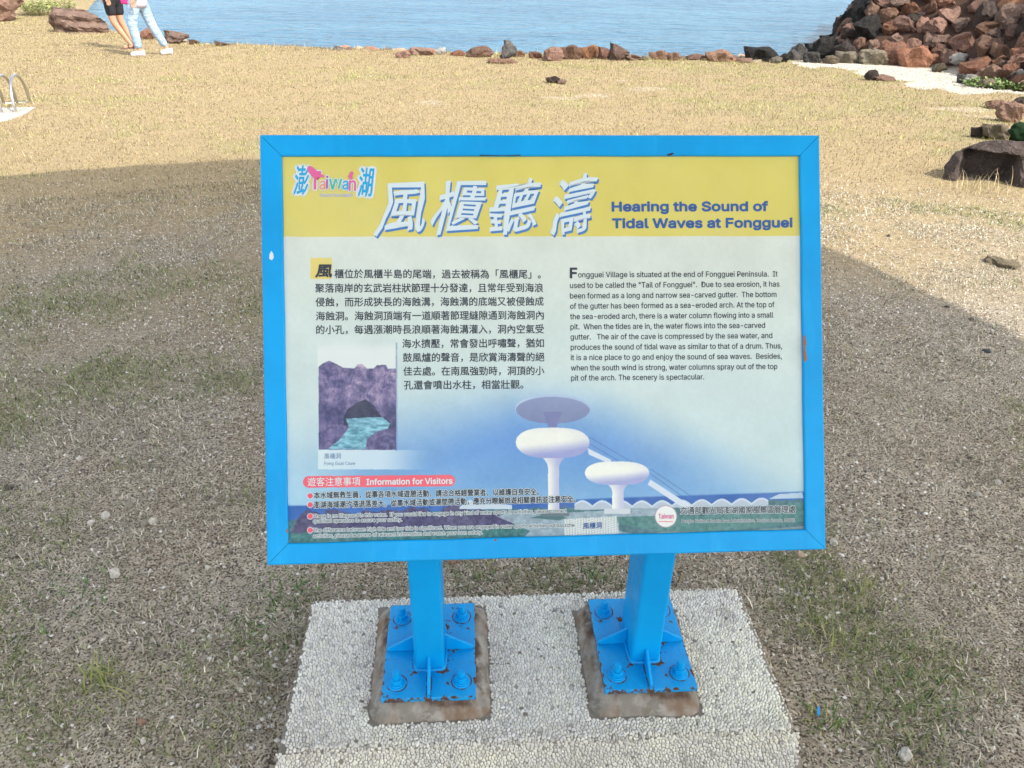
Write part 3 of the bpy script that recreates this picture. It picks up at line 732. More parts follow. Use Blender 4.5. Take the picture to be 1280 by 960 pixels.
# English paragraph
lettering('F', (714.2, 346.6), (722.3, 346.6), 12.2, K['black'], off=.06, name='drop_capital')
EN_ = [('ongguei Village is situated at the end of Fongguei Peninsula.  It', 724, 974, 346.0, 344.4), ('used to be called the "Tail of Fongguei".  Due to sea erosion, it has', 713.8, 976.3, 359.4, 357.0),
       ('been formed as a long and narrow sea-carved gutter.  The bottom', 713.8, 972.5, 372.5, 370.0), ('of the gutter has been formed as a sea-eroded arch. At the top of', 713.8, 970, 385.4, 382.8),
       ('the sea-eroded arch, there is a water column flowing into a small', 713.8, 968.3, 398.4, 395.8), ('pit.  When the tides are in, the water flows into the sea-carved', 714.2, 958, 411.2, 408.7),
       ('gutter.   The air of the cave is compressed by the sea water, and', 714.2, 967, 424.0, 421.5), ('produces the sound of tidal wave as similar to that of a drum. Thus,', 714.4, 979.2, 436.9, 434.4),
       ('it is a nice place to go and enjoy the sound of sea waves.  Besides,', 714.4, 978.8, 449.8, 447.2), ('when the south wind is strong, water columns spray out of the top', 714.6, 973.2, 462.8, 460.2),
       ('pit of the arch. The scenery is spectacular.', 714.8, 881.5, 475.4, 473.4)]
for s_, a_, b_, y0_, y1_ in EN_: lettering(s_, (a_, y0_), (b_, y1_), 6.8, K['black'], off=.02, res=3)
# captions and notices
lettering('風櫃洞', (403.8, 574.6), (424.8, 574.2), 6.6, K['slate']); lettering('Fong Guei Cave', (403.8, 582.4), (442.5, 581.9), 4.2, K['slate'])
lettering('遊客注意事項', (382.8, 608.8), (449.3, 607.6), 10, K['halo'], off=.004); lettering('Information for Visitors', (457, 606.8), (565, 604.9), 7.0, K['halo'], off=.04)
wh = (K['halo'], .09)
lettering('本水域無救生員，從事各項水域遊憩活動，請洽合格經營業者，以維護自身安全。', (390.8, 624.6), (673.5, 618.7), 8.2, K['black'], .0005, .028, 0, wh)
lettering('澎湖海域潮汐漲退落差大，從事水域活動或潮間帶活動，應充分瞭解旅遊相關資訊並注意安全。', (390.8, 636.6), (719.5, 627.6), 8.2, K['black'], .0005, .028, 0, wh)
lettering('There is no lifeguard in this water.  If you would like to engage in any kind of water sports or activities, please contact', (390, 648.6), (707.8, 640.4), 4.5, K['black'], .0005, .012, 0, (K['halo'], .16))
lettering('qualified operators to assure your safety.', (389.8, 654.6), (501.5, 652.2), 4.5, K['black'], .0005, .012, 0, (K['halo'], .16))
lettering('The difference between high tide and low tide is significant. When you are engaged in water sports activities or tidal zone', (390, 666.2), (718.2, 658.2), 4.5, K['black'], .0005, .012, 0, (K['halo'], .16))
lettering('activities, please be aware of relevant information and watch your own safety.', (389.8, 673.4), (602.6, 667.8), 4.5, K['black'], .0005, .012, 0, (K['halo'], .16))
lettering('交通部觀光局澎湖國家風景區管理處', (850.8, 642.2), (994.8, 640.0), 8.8, K['black'], .0005, .02, 0, wh)
lettering('Penghu National Scenic Area Administration, Tourism Bureau, MOTC', (852.6, 652.6), (993.8, 650.9), 3.9, K['black'], .0005, .01, 0, (K['halo'], .115))
lettering('Taiwan', (823.5, 648), (842.5, 647.6), 6.2, K['rose'], .0006, .02)
lettering('風櫃洞', (729, 661.2), (752.5, 660.2), 7.4, K['navy'], .0005, .015)

# posts, plates, gussets, bolts
PX = (-.30749, .18847)
def local(bm):
    for v in bm.verts: v.co -= Vector(SB)
    return bm
def post(cx):
    bm = bmesh.new(); w, d, r = .034, .060, .0075; yc = -.005
    P = []
    for sx, sy, a0 in ((1, 1, 0), (-1, 1, 90), (-1, -1, 180), (1, -1, 270)):
        for k in range(4):
            a = math.radians(a0 + k * 30); P.append((cx + sx * (w - r) + r * math.cos(a), yc + sy * (d - r) + r * math.sin(a)))
    lo = [bm.verts.new((x, y, .0485)) for x, y in P]
    def ztop(y): # meets the back of the tilted board
        s = (y - (PC[1])) ; base = Vector(PC) - EN * (DEP - .001)
        return base.z + (y - base.y) * math.cos(TILT) / math.sin(TILT) * 1.0
    top = [bm.verts.new((x, y, min(ztop(y), ztop(yc) + .1))) for x, y in P]
    n = len(P)
    for k in range(n): bm.faces.new((lo[k], lo[(k + 1) % n], top[(k + 1) % n], top[k]))
    bm.faces.new(top)
    bmesh.ops.recalc_face_normals(bm, faces=bm.faces)
    o = from_bm('post', local(bm), M['paint'], sign)
    # weld bead round the foot
    bm = bmesh.new(); g = random.Random(3); prev = None; N = 56
    ring = []
    per = []
    for k in range(N):
        a = 2 * math.pi * k / N; q = (abs(math.cos(a)) ** 8 / 1 + abs(math.sin(a)) ** 8) ** (-1 / 8)
        per.append((cx + (w + .0015) * q * math.cos(a), yc + (d + .0015) * q * math.sin(a)))
    for k in range(N):
        x, y = per[k]; dx, dy = x - cx, y - yc; l = math.hypot(dx, dy); rr_ = .0042 + g.uniform(-.001, .0015)
        ring.append([bm.verts.new((x + dx / l * math.cos(t) * rr_, y + dy / l * math.cos(t) * rr_, .0478 + math.sin(t) * rr_ * 1.3)) for t in (0, .8, 1.57, 2.4)])
    for k in range(N):
        for j in range(3): bm.faces.new((ring[k][j], ring[k][j + 1], ring[(k + 1) % N][j + 1], ring[(k + 1) % N][j]))
    bmesh.ops.recalc_face_normals(bm, faces=bm.faces)
    w_ = from_bm('weld_bead', bm, M['paint'], o, True)
    for v in w_.data.vertices: v.co -= Vector(SB)
    return o
def plate(cx):
    w, d = .1043, .1372; bm = bmesh.new(); N = 16; g = random.Random(int(cx * 999)); yc = -.0035
    P = []
    for (x0, y0), (x1, y1) in zip([(-w, -d), (w, -d), (w, d), (-w, d)], [(w, -d), (w, d), (-w, d), (-w, -d)]):
        for k in range(N):
            t = k / N; j = .0009 if k else 0
            P.append((x0 + (x1 - x0) * t + g.uniform(-j, j), y0 + (y1 - y0) * t + g.uniform(-j, j)))
    lo = [bm.verts.new((x, y, -.011)) for x, y in P]; mi = [bm.verts.new((x, y, -.0012)) for x, y in P]; hi = [bm.verts.new((x * .988, y * .991, 0)) for x, y in P]
    n = len(P)
    for A_, B_ in ((lo, mi), (mi, hi)):
        for k in range(n): bm.faces.new((A_[k], A_[(k + 1) % n], B_[(k + 1) % n], B_[k]))
    bm.faces.new(hi); bm.faces.new(lo[::-1])
    pt = from_bm('base_plate', bm, M['plate'], sign); pt.location = Vector((cx, yc, .0475)) - Vector(SB)
    def gus(pts, th, ax):
        bm = bmesh.new()
        A_ = []
        for s in (-th, th): A_.append([bm.verts.new((x + (s if ax == 'x' else 0), y + (s if ax == 'y' else 0), z)) for x, y, z in pts])
        bm.faces.new(A_[0]); bm.faces.new(A_[1][::-1])
        for k in range(len(pts)): k2 = (k + 1) % len(pts); bm.faces.new((A_[0][k], A_[1][k], A_[1][k2], A_[0][k2]))
        bmesh.ops.recalc_face_normals(bm, faces=bm.faces); bevel(bm, .0012, 2)
        from_bm('gusset', bm, M['paint'], pt)
    fy = -.0615
    gus([(0, fy, 0), (0, -.131, 0), (0, -.131, .010), (0, fy, .045)], .0032, 'x')
    gus([(0, .0585, 0), (0, .131, 0), (0, .131, .010), (0, .0585, .045)], .0032, 'x')
    gus([(.034, -.004, 0), (.100, -.004, 0), (.100, -.004, .008), (.034, -.004, .050)], .0032, 'y')
    gus([(-.034, -.004, 0), (-.100, -.004, 0), (-.100, -.004, .008), (-.034, -.004, .050)], .0032, 'y')
    for sx in (-1, 1):
        for sy in (-1, 1):
            bm = bmesh.new(); rz = g.uniform(0, 1)
            bmesh.ops.create_cone(bm, cap_ends=True, segments=24, radius1=.0185, radius2=.0180, depth=.0025, matrix=Matrix.Translation((0, 0, .00125)))
            bmesh.ops.create_cone(bm, cap_ends=True, segments=24, radius1=.0150, radius2=.0146, depth=.0025, matrix=Matrix.Translation((0, 0, .0036)))
            bmesh.ops.create_cone(bm, cap_ends=True, segments=6, radius1=.0135, radius2=.0130, depth=.0105, matrix=Matrix.Translation((0, 0, .0100)) @ Matrix.Rotation(rz, 4, 'Z'))
            hz_ = g.uniform(.012, .02)
            bmesh.ops.create_cone(bm, cap_ends=True, segments=16, radius1=.0078, radius2=.0072, depth=hz_, matrix=Matrix.Translation((0, 0, .015 + hz_ / 2)) @ Matrix.Rotation(g.uniform(-.04, .04), 4, 'X'))
            b_ = from_bm('bolt', bm, M['paint'], pt); b_.location = (sx * .072, -.002 + sy * .094, 0); b_.scale = (1.12, 1.12, 1.2)
            md = b_.modifiers.new('b', 'BEVEL'); md.width = .0012; md.segments = 2; md.limit_method = 'ANGLE'
    return pt
for c_ in PX: post(c_); plate(c_)

# white and rust chips in the frame's paint
def chip(pts, mat, z=.0006):
    bm = bmesh.new(); bm.faces.new([bm.verts.new((*uv(*p), z)) for p in pts]); bm.normal_update()
    for f in bm.faces:
        if f.normal.z < 0: f.normal_flip()
    r = bmesh.ops.extrude_face_region(bm, geom=list(bm.faces))
    for v in r['geom']:
        if isinstance(v, bmesh.types.BMVert): v.co.z -= .0005
    bmesh.ops.recalc_face_normals(bm, faces=bm.faces)
    on_board(from_bm('paint_chip', bm, mat, sign))
rust = flat('bare_rust', (.30, .13, .06), .9, .4, 200)
darkrust = flat('dark_rust', (.035, .02, .015), .9, .4, 200)
chip([(339, 314), (341.5, 318), (342, 323), (339.5, 326), (336.5, 324), (336.5, 319)], K['halo'])
chip([(1004, 418), (1006.5, 419), (1008, 428), (1006.5, 434), (1007.5, 440), (1008.5, 448), (1005, 452), (1004, 440)], rust)
chip([(835, 193), (842, 190.5), (843.5, 192), (840, 194), (836, 194.6)], darkrust)
chip([(617, 673.6), (620, 673), (620.5, 675), (618, 676)], rust)
chip([(356.8, 662), (358.3, 661), (358.8, 666), (357, 667)], rust)
chip([(601, 193.6), (630, 194.3), (652, 193.4), (652, 194.6), (601, 194.7)], darkrust)

# ------------------------------------------------------------------ rocks
def rock_mesh(seed, npts=16, cuts=3, nz=.17, sm=.10, flatb=0, pts=None, keep=None):
    g = np.random.default_rng(seed); bm = bmesh.new()
    if pts is None:
        P = g.normal(size=(npts, 3)); P /= np.linalg.norm(P, axis=1)[:, None]; P *= g.uniform(.82, 1.08, (npts, 1)); P = np.clip(P, -.9, .9)
    else: P = np.array(pts, float)
    for p in P: bm.verts.new(p)
    r = bmesh.ops.convex_hull(bm, input=bm.verts)
    bmesh.ops.delete(bm, geom=[v for v in bm.verts if not v.link_faces], context='VERTS')
    bmesh.ops.subdivide_edges(bm, edges=bm.edges, cuts=cuts, use_grid_fill=True)
    bmesh.ops.triangulate(bm, faces=bm.faces)
    for _ in range(2): bmesh.ops.smooth_vert(bm, verts=bm.verts, factor=sm, use_axis_x=True, use_axis_y=True, use_axis_z=True)
    bm.normal_update(); o = g.uniform(0, 50, 3)
    co = np.array([v.co[:] for v in bm.verts]); n_ = (fbm(co[:, 0] * 1.9 + o[0] + co[:, 2] * 1.3, co[:, 1] * 1.9 + o[1] - co[:, 2] * .9, 4, seed) - .5) * 2
    n2_ = (fbm(co[:, 0] * 6 + o[2] + co[:, 2] * 4, co[:, 1] * 6 + co[:, 2] * 5, 3, seed + 1) - .5) * 2
    for v, a_, b_ in zip(bm.verts, n_, n2_): v.co += v.normal * float(a_ * nz * 1.8 + b_ * nz * .8)
    me = bpy.data.meshes.new('rock'); bm.to_mesh(me); bm.free()
    if pts is None:
        co = np.array([v.co[:] for v in me.vertices]); lo, hi = co.min(0), co.max(0)
        co = (co - (lo + hi) / 2) / (hi - lo) * 2; me.vertices.foreach_set('co', co.astype(np.float32).ravel())
    me.polygons.foreach_set('use_smooth', [False] * len(me.polygons)); me.update()
    return me
RM = [rock_mesh(100 + i, random.Random(i).randint(11, 20)) for i in range(12)]
RMD = [rock_mesh(300 + i, 18, 4, .10) for i in range(3)]
_rc = {}
def rmesh(i, mat):
    k = (i, mat)
    if k not in _rc: me = RM[i].copy(); me.materials.append(M[mat]); _rc[k] = me
    return _rc[k]
def rock(name, label, cat, px, py, w, h, mat, seed=None, group=None, dep=.75, sink=.12, rz=None, tilt=0.):
    """stands on the ground under pixel (px,py), w x h pixels large there"""
    P, mpp = at(px, py); g = random.Random(seed if seed is not None else int(px * 7 + py * 13))
    W_, H_ = w * mpp, h * mpp / max(.5, math.cos(math.atan2(CAM[2] - P[2], P[1] - CAM[1])))
    vd = np.array([P[0] - CAM[0], P[1] - CAM[1]]); vd /= np.linalg.norm(vd)
    C0 = np.array([P[0] + vd[0] * W_ * dep / 2 * .6, P[1] + vd[1] * W_ * dep / 2 * .6]); z0 = float(zt(*C0))
    if float(shore_d(*C0)) < .1: z0 = float(plain_z(*C0))
    o = link(name, rmesh(g.randrange(12), mat)); full = H_ * (1 + sink)
    o.scale = (W_ / 2, W_ * dep / 2, full / 2); o.location = (C0[0], C0[1], z0 + full / 2 - H_ * sink)
    o.rotation_euler = (g.uniform(-.12, .12) + tilt, g.uniform(-.12, .12), math.atan2(-vd[0], vd[1]) + (g.uniform(-.25, .25) if rz is None else rz))
    tag(o, label, cat, group); return o
R_ = rock
R_('boulder', 'squared brown boulder at the top left corner behind the dry grass', 'rock', 8, 26, 56, 38, 'brown', 3, dep=.9)
def layered():
    P, mpp = at(97, 41); me = rock_mesh(71, 0, 6, .05, .10, pts=[(-.50, -.20, .0), (-.52, -.1, .20), (-.44, .1, .42), (-.38, -.12, .40), (-.05, -.16, .36), (.10, .05, .44), (.42, -.05, .26), (.52, -.1, .12), (.50, -.22, -.1), (.1, -.30, .05), (-.2, -.30, .12), (-.45, -.28, -.1), (-.3, .3, .40), (.3, .3, .25), (.5, .3, -.1), (-.5, .3, -.1), (.1, -.30, -.1)])
    co = np.array([v.co[:] for v in me.vertices]); x, y, z = co.T
    co[:, 1] += np.where(y < .05, .06 * np.sin(z * 38 + x * 3) ** 3 + .16 * sst(.22, .14, z) * sst(-.1, -.3, x), 0); me.vertices.foreach_set('co', co.astype(np.float32).ravel()); me.materials.append(M['brown']); me.update()
    o = link('boulder', me); s_ = 64 * mpp; o.scale = (s_, s_ * .9, s_ * 1.02); o.location = (P[0], P[1] + .25, float(plain_z(P[0], P[1])) - .02); o.rotation_euler = (0, 0, .15)
    tag(o, 'long layered brown boulder with a dark broken front edge, left of the walkers', 'rock')
layered()
R_('shore_rock', 'reddish shore rock seen between the legs of the person in jeans', 'rock', 188, 49, 24, 13, 'red', 2)
R_('shore_rock', 'dark brown flat shore rock just right of the walkers', 'rock', 222, 54, 32, 14, 'brown', 4)
R_('shore_rock', 'low brown stone trailing off right of the dark flat shore rock', 'rock', 243, 55, 14, 6, 'brown', 9)
R_('shore_rock', 'tiny low brown stone on the shore edge in the empty stretch', 'rock', 279, 57, 20, 4, 'brown', 11)
SR = [(504, 72, 18, 9, 'red', 'small pointed red stone, first of the shore row above the sign'), (529, 69, 30, 10, 'orange', 'tan-red rounded stone on the shore, left of the white-topped one'),
      (551, 68, 12, 8, 'coral', 'small white-topped shore stone beside the tan-red one'), (572, 70, 17, 6, 'red', 'low red shore stone left of the dark red hump'),
      (600, 71, 31, 12, 'brown', 'dark red hump of rock left of the upright porous stone'), (648, 71, 16, 8, 'brown', 'small brown stone at the right foot of the upright porous rock'),
      (630, 79, 36, 5, 'brown', 'flat brown stone half buried in front of the upright porous rock'), (670, 73, 17, 9, 'red', 'red-brown stone between the porous rock and the long rubble row'),
      (691, 76, 24, 15, 'red', 'dark red block at the left end of the long rubble row'), (712, 74, 28, 15, 'brown', 'rough brown block second in the long rubble row'),
      (738, 73, 26, 14, 'orange', 'orange-pink block standing in the long rubble row'), (756, 75, 18, 13, 'red', 'red block right of the orange-pink one in the rubble row'),
      (772, 76, 24, 16, 'brown', 'dark cracked block at the right end of the long rubble row'), (791, 76, 22, 7, 'orange', 'low tan stone just right of the long rubble row'),
      (808, 76, 12, 6, 'olive', 'small olive stone before the orange shore stones'), (823, 76, 23, 12, 'orange', 'orange-brown shore stone above the right half of the sign'),
      (842, 76, 16, 11, 'orange', 'pale orange stone close beside the orange-brown one'), (868, 76, 24, 8, 'red', 'low red stone left of the two-tone rock'),
      (898, 77, 34, 15, 'orange', 'two-tone orange rock with a dark left side, left of the black rock'), (929, 78, 22, 5, 'orange', 'low orange slab between the two-tone rock and the black rock'),
      (950, 77, 44, 17, 'black', 'wide jagged black rock at the water, left of the grey ones'), (969, 79, 14, 8, 'olive', 'small tan stone leaning on the wide black rock'),
      (979, 78, 13, 10, 'black', 'small black wedge between the tan stones and the tall grey rock'), (995, 76, 22, 20, 'grey', 'tall grey rock right of the wide black one'),
      (1014, 79, 22, 13, 'grey', 'rounded grey rock between the tall grey rock and the black flank of the heap'), (1028, 72, 34, 25, 'black', 'black pointed rock at the left toe of the red heap'),
      (1060, 54, 28, 30, 'black', 'smooth black upright boulder high on the left toe of the red heap'), (1037, 80, 20, 10, 'olive', 'light brown rounded stone at the sand edge, below the black pointed rock'),
      (1058, 79, 30, 14, 'olive', 'olive-brown stone at the sand edge left of the large mossy-brown boulder'), (1090, 81, 36, 19, 'olive', 'large half olive half pink boulder where the sand meets the heap'),
      (1042, 66, 26, 17, 'umber', 'blackish wedge of rock between the black pointed rock and the upright boulder'), (1016, 68, 24, 13, 'black', 'low black rock behind the rounded grey one at the toe of the heap'),
      (1034, 58, 22, 14, 'black', 'small black rock rising at the waterline left of the upright boulder'), (1050, 40, 20, 18, 'umber', 'dark rock above and behind the upright boulder on the heap flank'),
      (1141, 84, 44, 24, 'red', 'wide reddish boulder sitting on the white sand at the foot of the heap')]
for px, py, w, h, mt, lb in SR: R_('shore_rock', lb, 'rock', px, py, w * (1.18 if px < 925 else 1.05), h * (1.12 if 680 < px < 780 else .92 if px < 925 else 1), mt, sink=.35)
def porous():
    P, mpp = at(636, 76); g = random.Random(8); me = rock_mesh(801, 14, 4, .22, .2); me.materials.append(M['grey'])
    o = link('shore_rock', me); H_ = 27 * mpp; o.scale = (12.5 * mpp, 10 * mpp, H_ / 2); o.location = (P[0], P[1] + .1, P[2] + H_ / 2 - .05); o.rotation_euler = (0, .15, .5)
    tag(o, 'upright porous grey rock with a knobbly top, tallest on the central shoreline', 'rock')
porous()
for px, py, w, h, mt, lb in ((1173, 90, 18, 11, 'olive', 'olive-grey rounded stone on the white sand, first from the left'), (1193, 89, 20, 14, 'coral', 'pale lumpy stone on the sand against the heap'),
                             (1202, 103, 14, 11, 'grey', 'dark grey stone touching the bright white one on the sand'), (1215, 105, 24, 12, 'coral', 'bright white lump lying on the sand'),
                             (1233, 110, 22, 11, 'olive', 'olive stone on the sand right of the bright white lump'), (1259, 108, 10, 9, 'grey', 'little grey stone on the sand near the right edge'),
                             (1273, 109, 17, 12, 'coral', 'white stone at the right edge of the sand'), (1088, 101, 18, 12, 'umber', 'pointed dark brown stone in the grass below the sand'),
                             (1105, 102, 28, 6, 'brown', 'flat brown stone trailing behind the pointed dark one'), (691, 104, 20, 8, 'umber', 'dark brown stone lying alone in the dry grass above the sign'), (702, 105, 14, 6, 'brown', 'small brown stone against the lone dark one above the sign'),
                             (1246, 136, 30, 9, 'brown', 'low brown rock behind the orange one near the right edge'), (1272, 140, 22, 18, 'umber', 'dark rock behind the orange one at the right edge'),
                             (1212, 152, 34, 25, 'orange', 'orange-faced rock at the right, above the mossy one')):
    if px == 1212: px = 1259
    R_('stone' if w < 26 else 'boulder', lb, 'rock', px, py, w, h, mt)
R_('stone', 'small grey-brown rock at the left of the low pair above the black boulder', 'rock', 1220, 172, 17, 13, 'umber', 21)
R_('boulder', 'low cracked grey-brown rock between the small one and the mossy one', 'rock', 1242, 175, 36, 18, 'olive', 22)
R_('boulder', 'dark green moss-covered boulder at the right edge', 'rock', 1276, 184, 40, 28, 'moss', 23)
R_('boulder', 'flat brown stone slab sunk in the dry grass right of the sign', 'rock', 1254, 332, 46, 8, 'olive', 24, dep=.9, sink=.9)
# the big black boulder with its hollow
def big_boulder():
    P, mpp = at(1232, 229); me = rock_mesh(55, 0, 7, .035, .25, pts=[(-.46, -.12, -.1), (-.48, -.02, .10), (-.40, .12, .28), (-.22, .06, .40), (.05, .05, .47), (.35, .02, .48), (.55, .10, .40), (.62, -.05, .30), (.60, -.22, .12), (.62, -.25, -.1),
        (.30, -.30, .10), (.30, -.26, -.1), (-.05, -.16, .30), (-.35, -.13, .20), (-.30, .45, -.1), (.50, .5, -.1), (.3, .45, .35), (-.2, .4, .32), (.22, -.14, .36), (-.1, -.20, -.1)])
    co = np.array([v.co[:] for v in me.vertices])
    x, y, z = co.T; k = sst(-.36, -.24, x) * sst(.30, .16, x) * sst(.34, .27, z) * sst(.10, -.02, y) * sst(-.06, .06, z)
    co[:, 1] += k * .34; k2 = np.exp(-((x - .40) ** 2 + (z - .20) ** 2) / .004) * (y < 0); co[:, 1] += k2 * .05
    me.vertices.foreach_set('co', co.astype(np.float32).ravel()); me.materials.append(M['umber']); me.update()
    o = link('boulder', me); s = 118 * mpp / 1.1; o.scale = (s, s, s * 1.0); o.location = (P[0] + .06, P[1] + .10, float(zt(P[0], P[1])) + .0)
    o.rotation_euler = (.0, .0, -.42); tag(o, 'big dark angular boulder with a hollow black front, right of the sign', 'rock')
big_boulder()
R_('boulder', 'pale brown rock pressed against the right end of the big dark boulder', 'rock', 1292, 236, 66, 46, 'olive', 31)

# the heap of red boulders
def heap():
    g = random.Random(11); pts = []; tries = 0
    while tries < 24000 and len(pts) < 296:
        tries += 1; x = g.uniform(4.2, 14.5); y = g.uniform(6.5, 27)
        h = float(mound_h(x, y))
        if h <= .02 and not (h > -1.1 and float(shore_d(x, y)) < -.4): continue
        P = np.array([x, y, float(plain_z(x, y)) + h]); d = P - CAM; zc = d @ FW
        if 640 + FPX * (d @ RT) / zc > 1335 or 480 - FPX * (d @ UP) / zc < -45: continue
        s = g.choice((.27, .32, .38, .44, .52, .66)) * (1 + .15 * (y > 17)) * (.75 if h < .3 else 1)
        if h > 2.65 and g.random() < .6: continue
        if all((x - a) ** 2 + (y - b) ** 2 + (h - c) ** 2 > ((s + t) * .40) ** 2 for a, b, c, t in pts): pts.append((x, y, h, s))
    rows = {}
    tone = {'red': 'rust-red', 'brown': 'dark brown', 'orange': 'orange-brown', 'umber': 'blackish', 'grey': 'grey'}
    info = []
    for x, y, h, s in pts:
        left = float(left_d(x, y)) * (1 if h > 0 else -1)
        mt = g.choices(('red', 'brown', 'orange', 'umber', 'grey'), (10, 6, 1.2, 1, .15))[0]
        if left < .7 and g.random() < .75: mt = g.choice(('black', 'umber', 'brown', 'black'))
        P = np.array([x, y, float(plain_z(x, y)) + h]); d = P - CAM; zc = d @ FW
        sx, sy = 640 + FPX * (d @ RT) / zc, 480 - FPX * (d @ UP) / zc
        info.append((x, y, h, s, mt, sx, sy))
    ordn = ['', 'second ', 'third ', 'fourth ', 'fifth ', 'sixth ', 'seventh ', 'eighth ', 'ninth ', 'tenth ', 'eleventh ', 'twelfth ', 'thirteenth ', 'fourteenth ', 'fifteenth ', 'sixteenth ', 'seventeenth ', 'eighteenth ', 'nineteenth ', 'twentieth ', 'twenty-first ', 'twenty-second ']
    tone['black'] = 'black'; vis = info
    names = {}
    for bi in range(14):
        lo, hi = 110 - bi * 12, 110 - (bi - 1) * 12
        row = sorted([q for q in vis if lo <= q[6] < hi], key=lambda q: q[5])
        for k, q in enumerate(row): names[id(q)] = (bi, k, len(row) - 1 - k)
    lev = ['lowest', 'second', 'third', 'fourth', 'fifth', 'sixth', 'seventh', 'eighth', 'ninth', 'tenth', 'eleventh', 'twelfth', 'thirteenth', 'top']
    for q in info:
        x, y, h, s, mt, sx, sy = q
        sz = 'small' if s < .46 else ('middle-sized' if s < .62 else 'large')
        if id(q) in names:
            bi, k, kr = names[id(q)]
            kk = (ordn[k] + 'from left' if k else 'leftmost') if k <= kr else (ordn[kr] + 'from right' if kr else 'rightmost')
            lb = f'{sz} {tone[mt]} boulder, {kk} in the {lev[bi]} course of the red heap'
        else: lb = f'{sz} {tone[mt]} boulder on the red rock heap past the picture edge'
        o = link('heap_boulder', rmesh(g.randrange(12), mt)); asp = g.uniform(.75, 1.0); hgt = g.uniform(.62, .95)
        o.scale = (s * .62, s * .62 * asp, s * .62 * hgt); o.location = (x, y, float(plain_z(x, y)) + h + s * .10)
        o.rotation_euler = (g.uniform(-.6, .6), g.uniform(-.6, .6), g.uniform(0, 6.28)); tag(o, lb, 'boulder', 'boulders of the red rock heap')
heap()

# ------------------------------------------------------------------ small stones and litter near the plinth
NS = [(1129, 950, 20, 14, 'white', 'pale grey stone at the bottom edge, right of the plinth'), (133, 648, 14, 9, 'white', 'white oval pebble left of the sign, in the gravelly patch'),
      (115, 656, 12, 8, 'white', 'white pebble left of the white oval one'), (192, 654, 13, 9, 'white', 'round cream pebble in the gravelly patch, right of the oval one'), (181, 657, 11, 8, 'olive', 'dull pebble beside the round cream one'),
      (145, 722, 16, 14, 'white', 'knobbly white coral lump left of the board'), (333, 802, 10, 9, 'white', 'pale pebble in green grass near the left corner of the plinth'), (179, 906, 12, 10, 'brown', 'brown cube-like pebble at the lower left'),
      (180, 930, 8, 7, 'white', 'tiny white pebble at the lower left'), (62, 914, 9, 10, 'olive', 'grey pebble at the lower left'), (1041, 682, 13, 8, 'white', 'white flat pebble at the lower right corner of the board'),
      (1000, 698, 15, 7, 'orange', 'pinkish flat stone just below the lower right corner of the board'), (565, 706, 14, 8, 'brown', 'brown stone showing under the board beside the left post'), (100, 576, 9, 7, 'white', 'whitish pebble at the left, level with the caption'),
      (1223, 620, 9, 7, 'white', 'white pebble far right of the board'), (1247, 604, 9, 7, 'white', 'cream pebble at the far right edge'), (60, 838, 10, 6, 'olive', 'dark grey pebble among straw at the left'), (302, 865, 8, 7, 'white', 'whitish pebble left of the plinth'), (296, 827, 7, 7, 'white', 'small cream pebble left of the plinth corner'),
      (1232, 443, 14, 5, 'black', 'dark flat stone just inside the shadow edge at the right'), (1183, 386, 8, 4, 'umber', 'small dark stone at the shadow edge'), (1213, 401, 9, 4, 'umber', 'small dark stone lit by the sun beyond the shadow edge'),
      (1110, 297, 5, 4, 'umber', 'tiny dark stone in the sunlit straw right of the board'), (260, 712, 9, 6, 'white', 'whitish chip near the lower left of the board'), (13, 612, 12, 7, 'umber', 'dark stone by the left edge'), (162, 634, 14, 9, 'olive', 'blue-grey stone above the cream pebble')]
for px, py, w, h, mt, lb in NS: R_('pebble', lb, 'stone', px, py, w * .8, h * .75, 'p_' + mt, sink=.4)
P, mpp = at(1022, 892); bm = bmesh.new(); boxb(bm, (0, 0, 0), (.0065, .026, .002)); bevel(bm, .0006, 1)
o = from_bm('plastic_shard', bm, flat('blue_plastic', (.02, .30, .66), .5)); o.location = (P[0], P[1], float(zt(P[0], P[1])) + .012); o.rotation_euler = (.1, .1, -.35)
tag(o, 'sliver of bright blue plastic in the grass right of the plinth', 'litter')

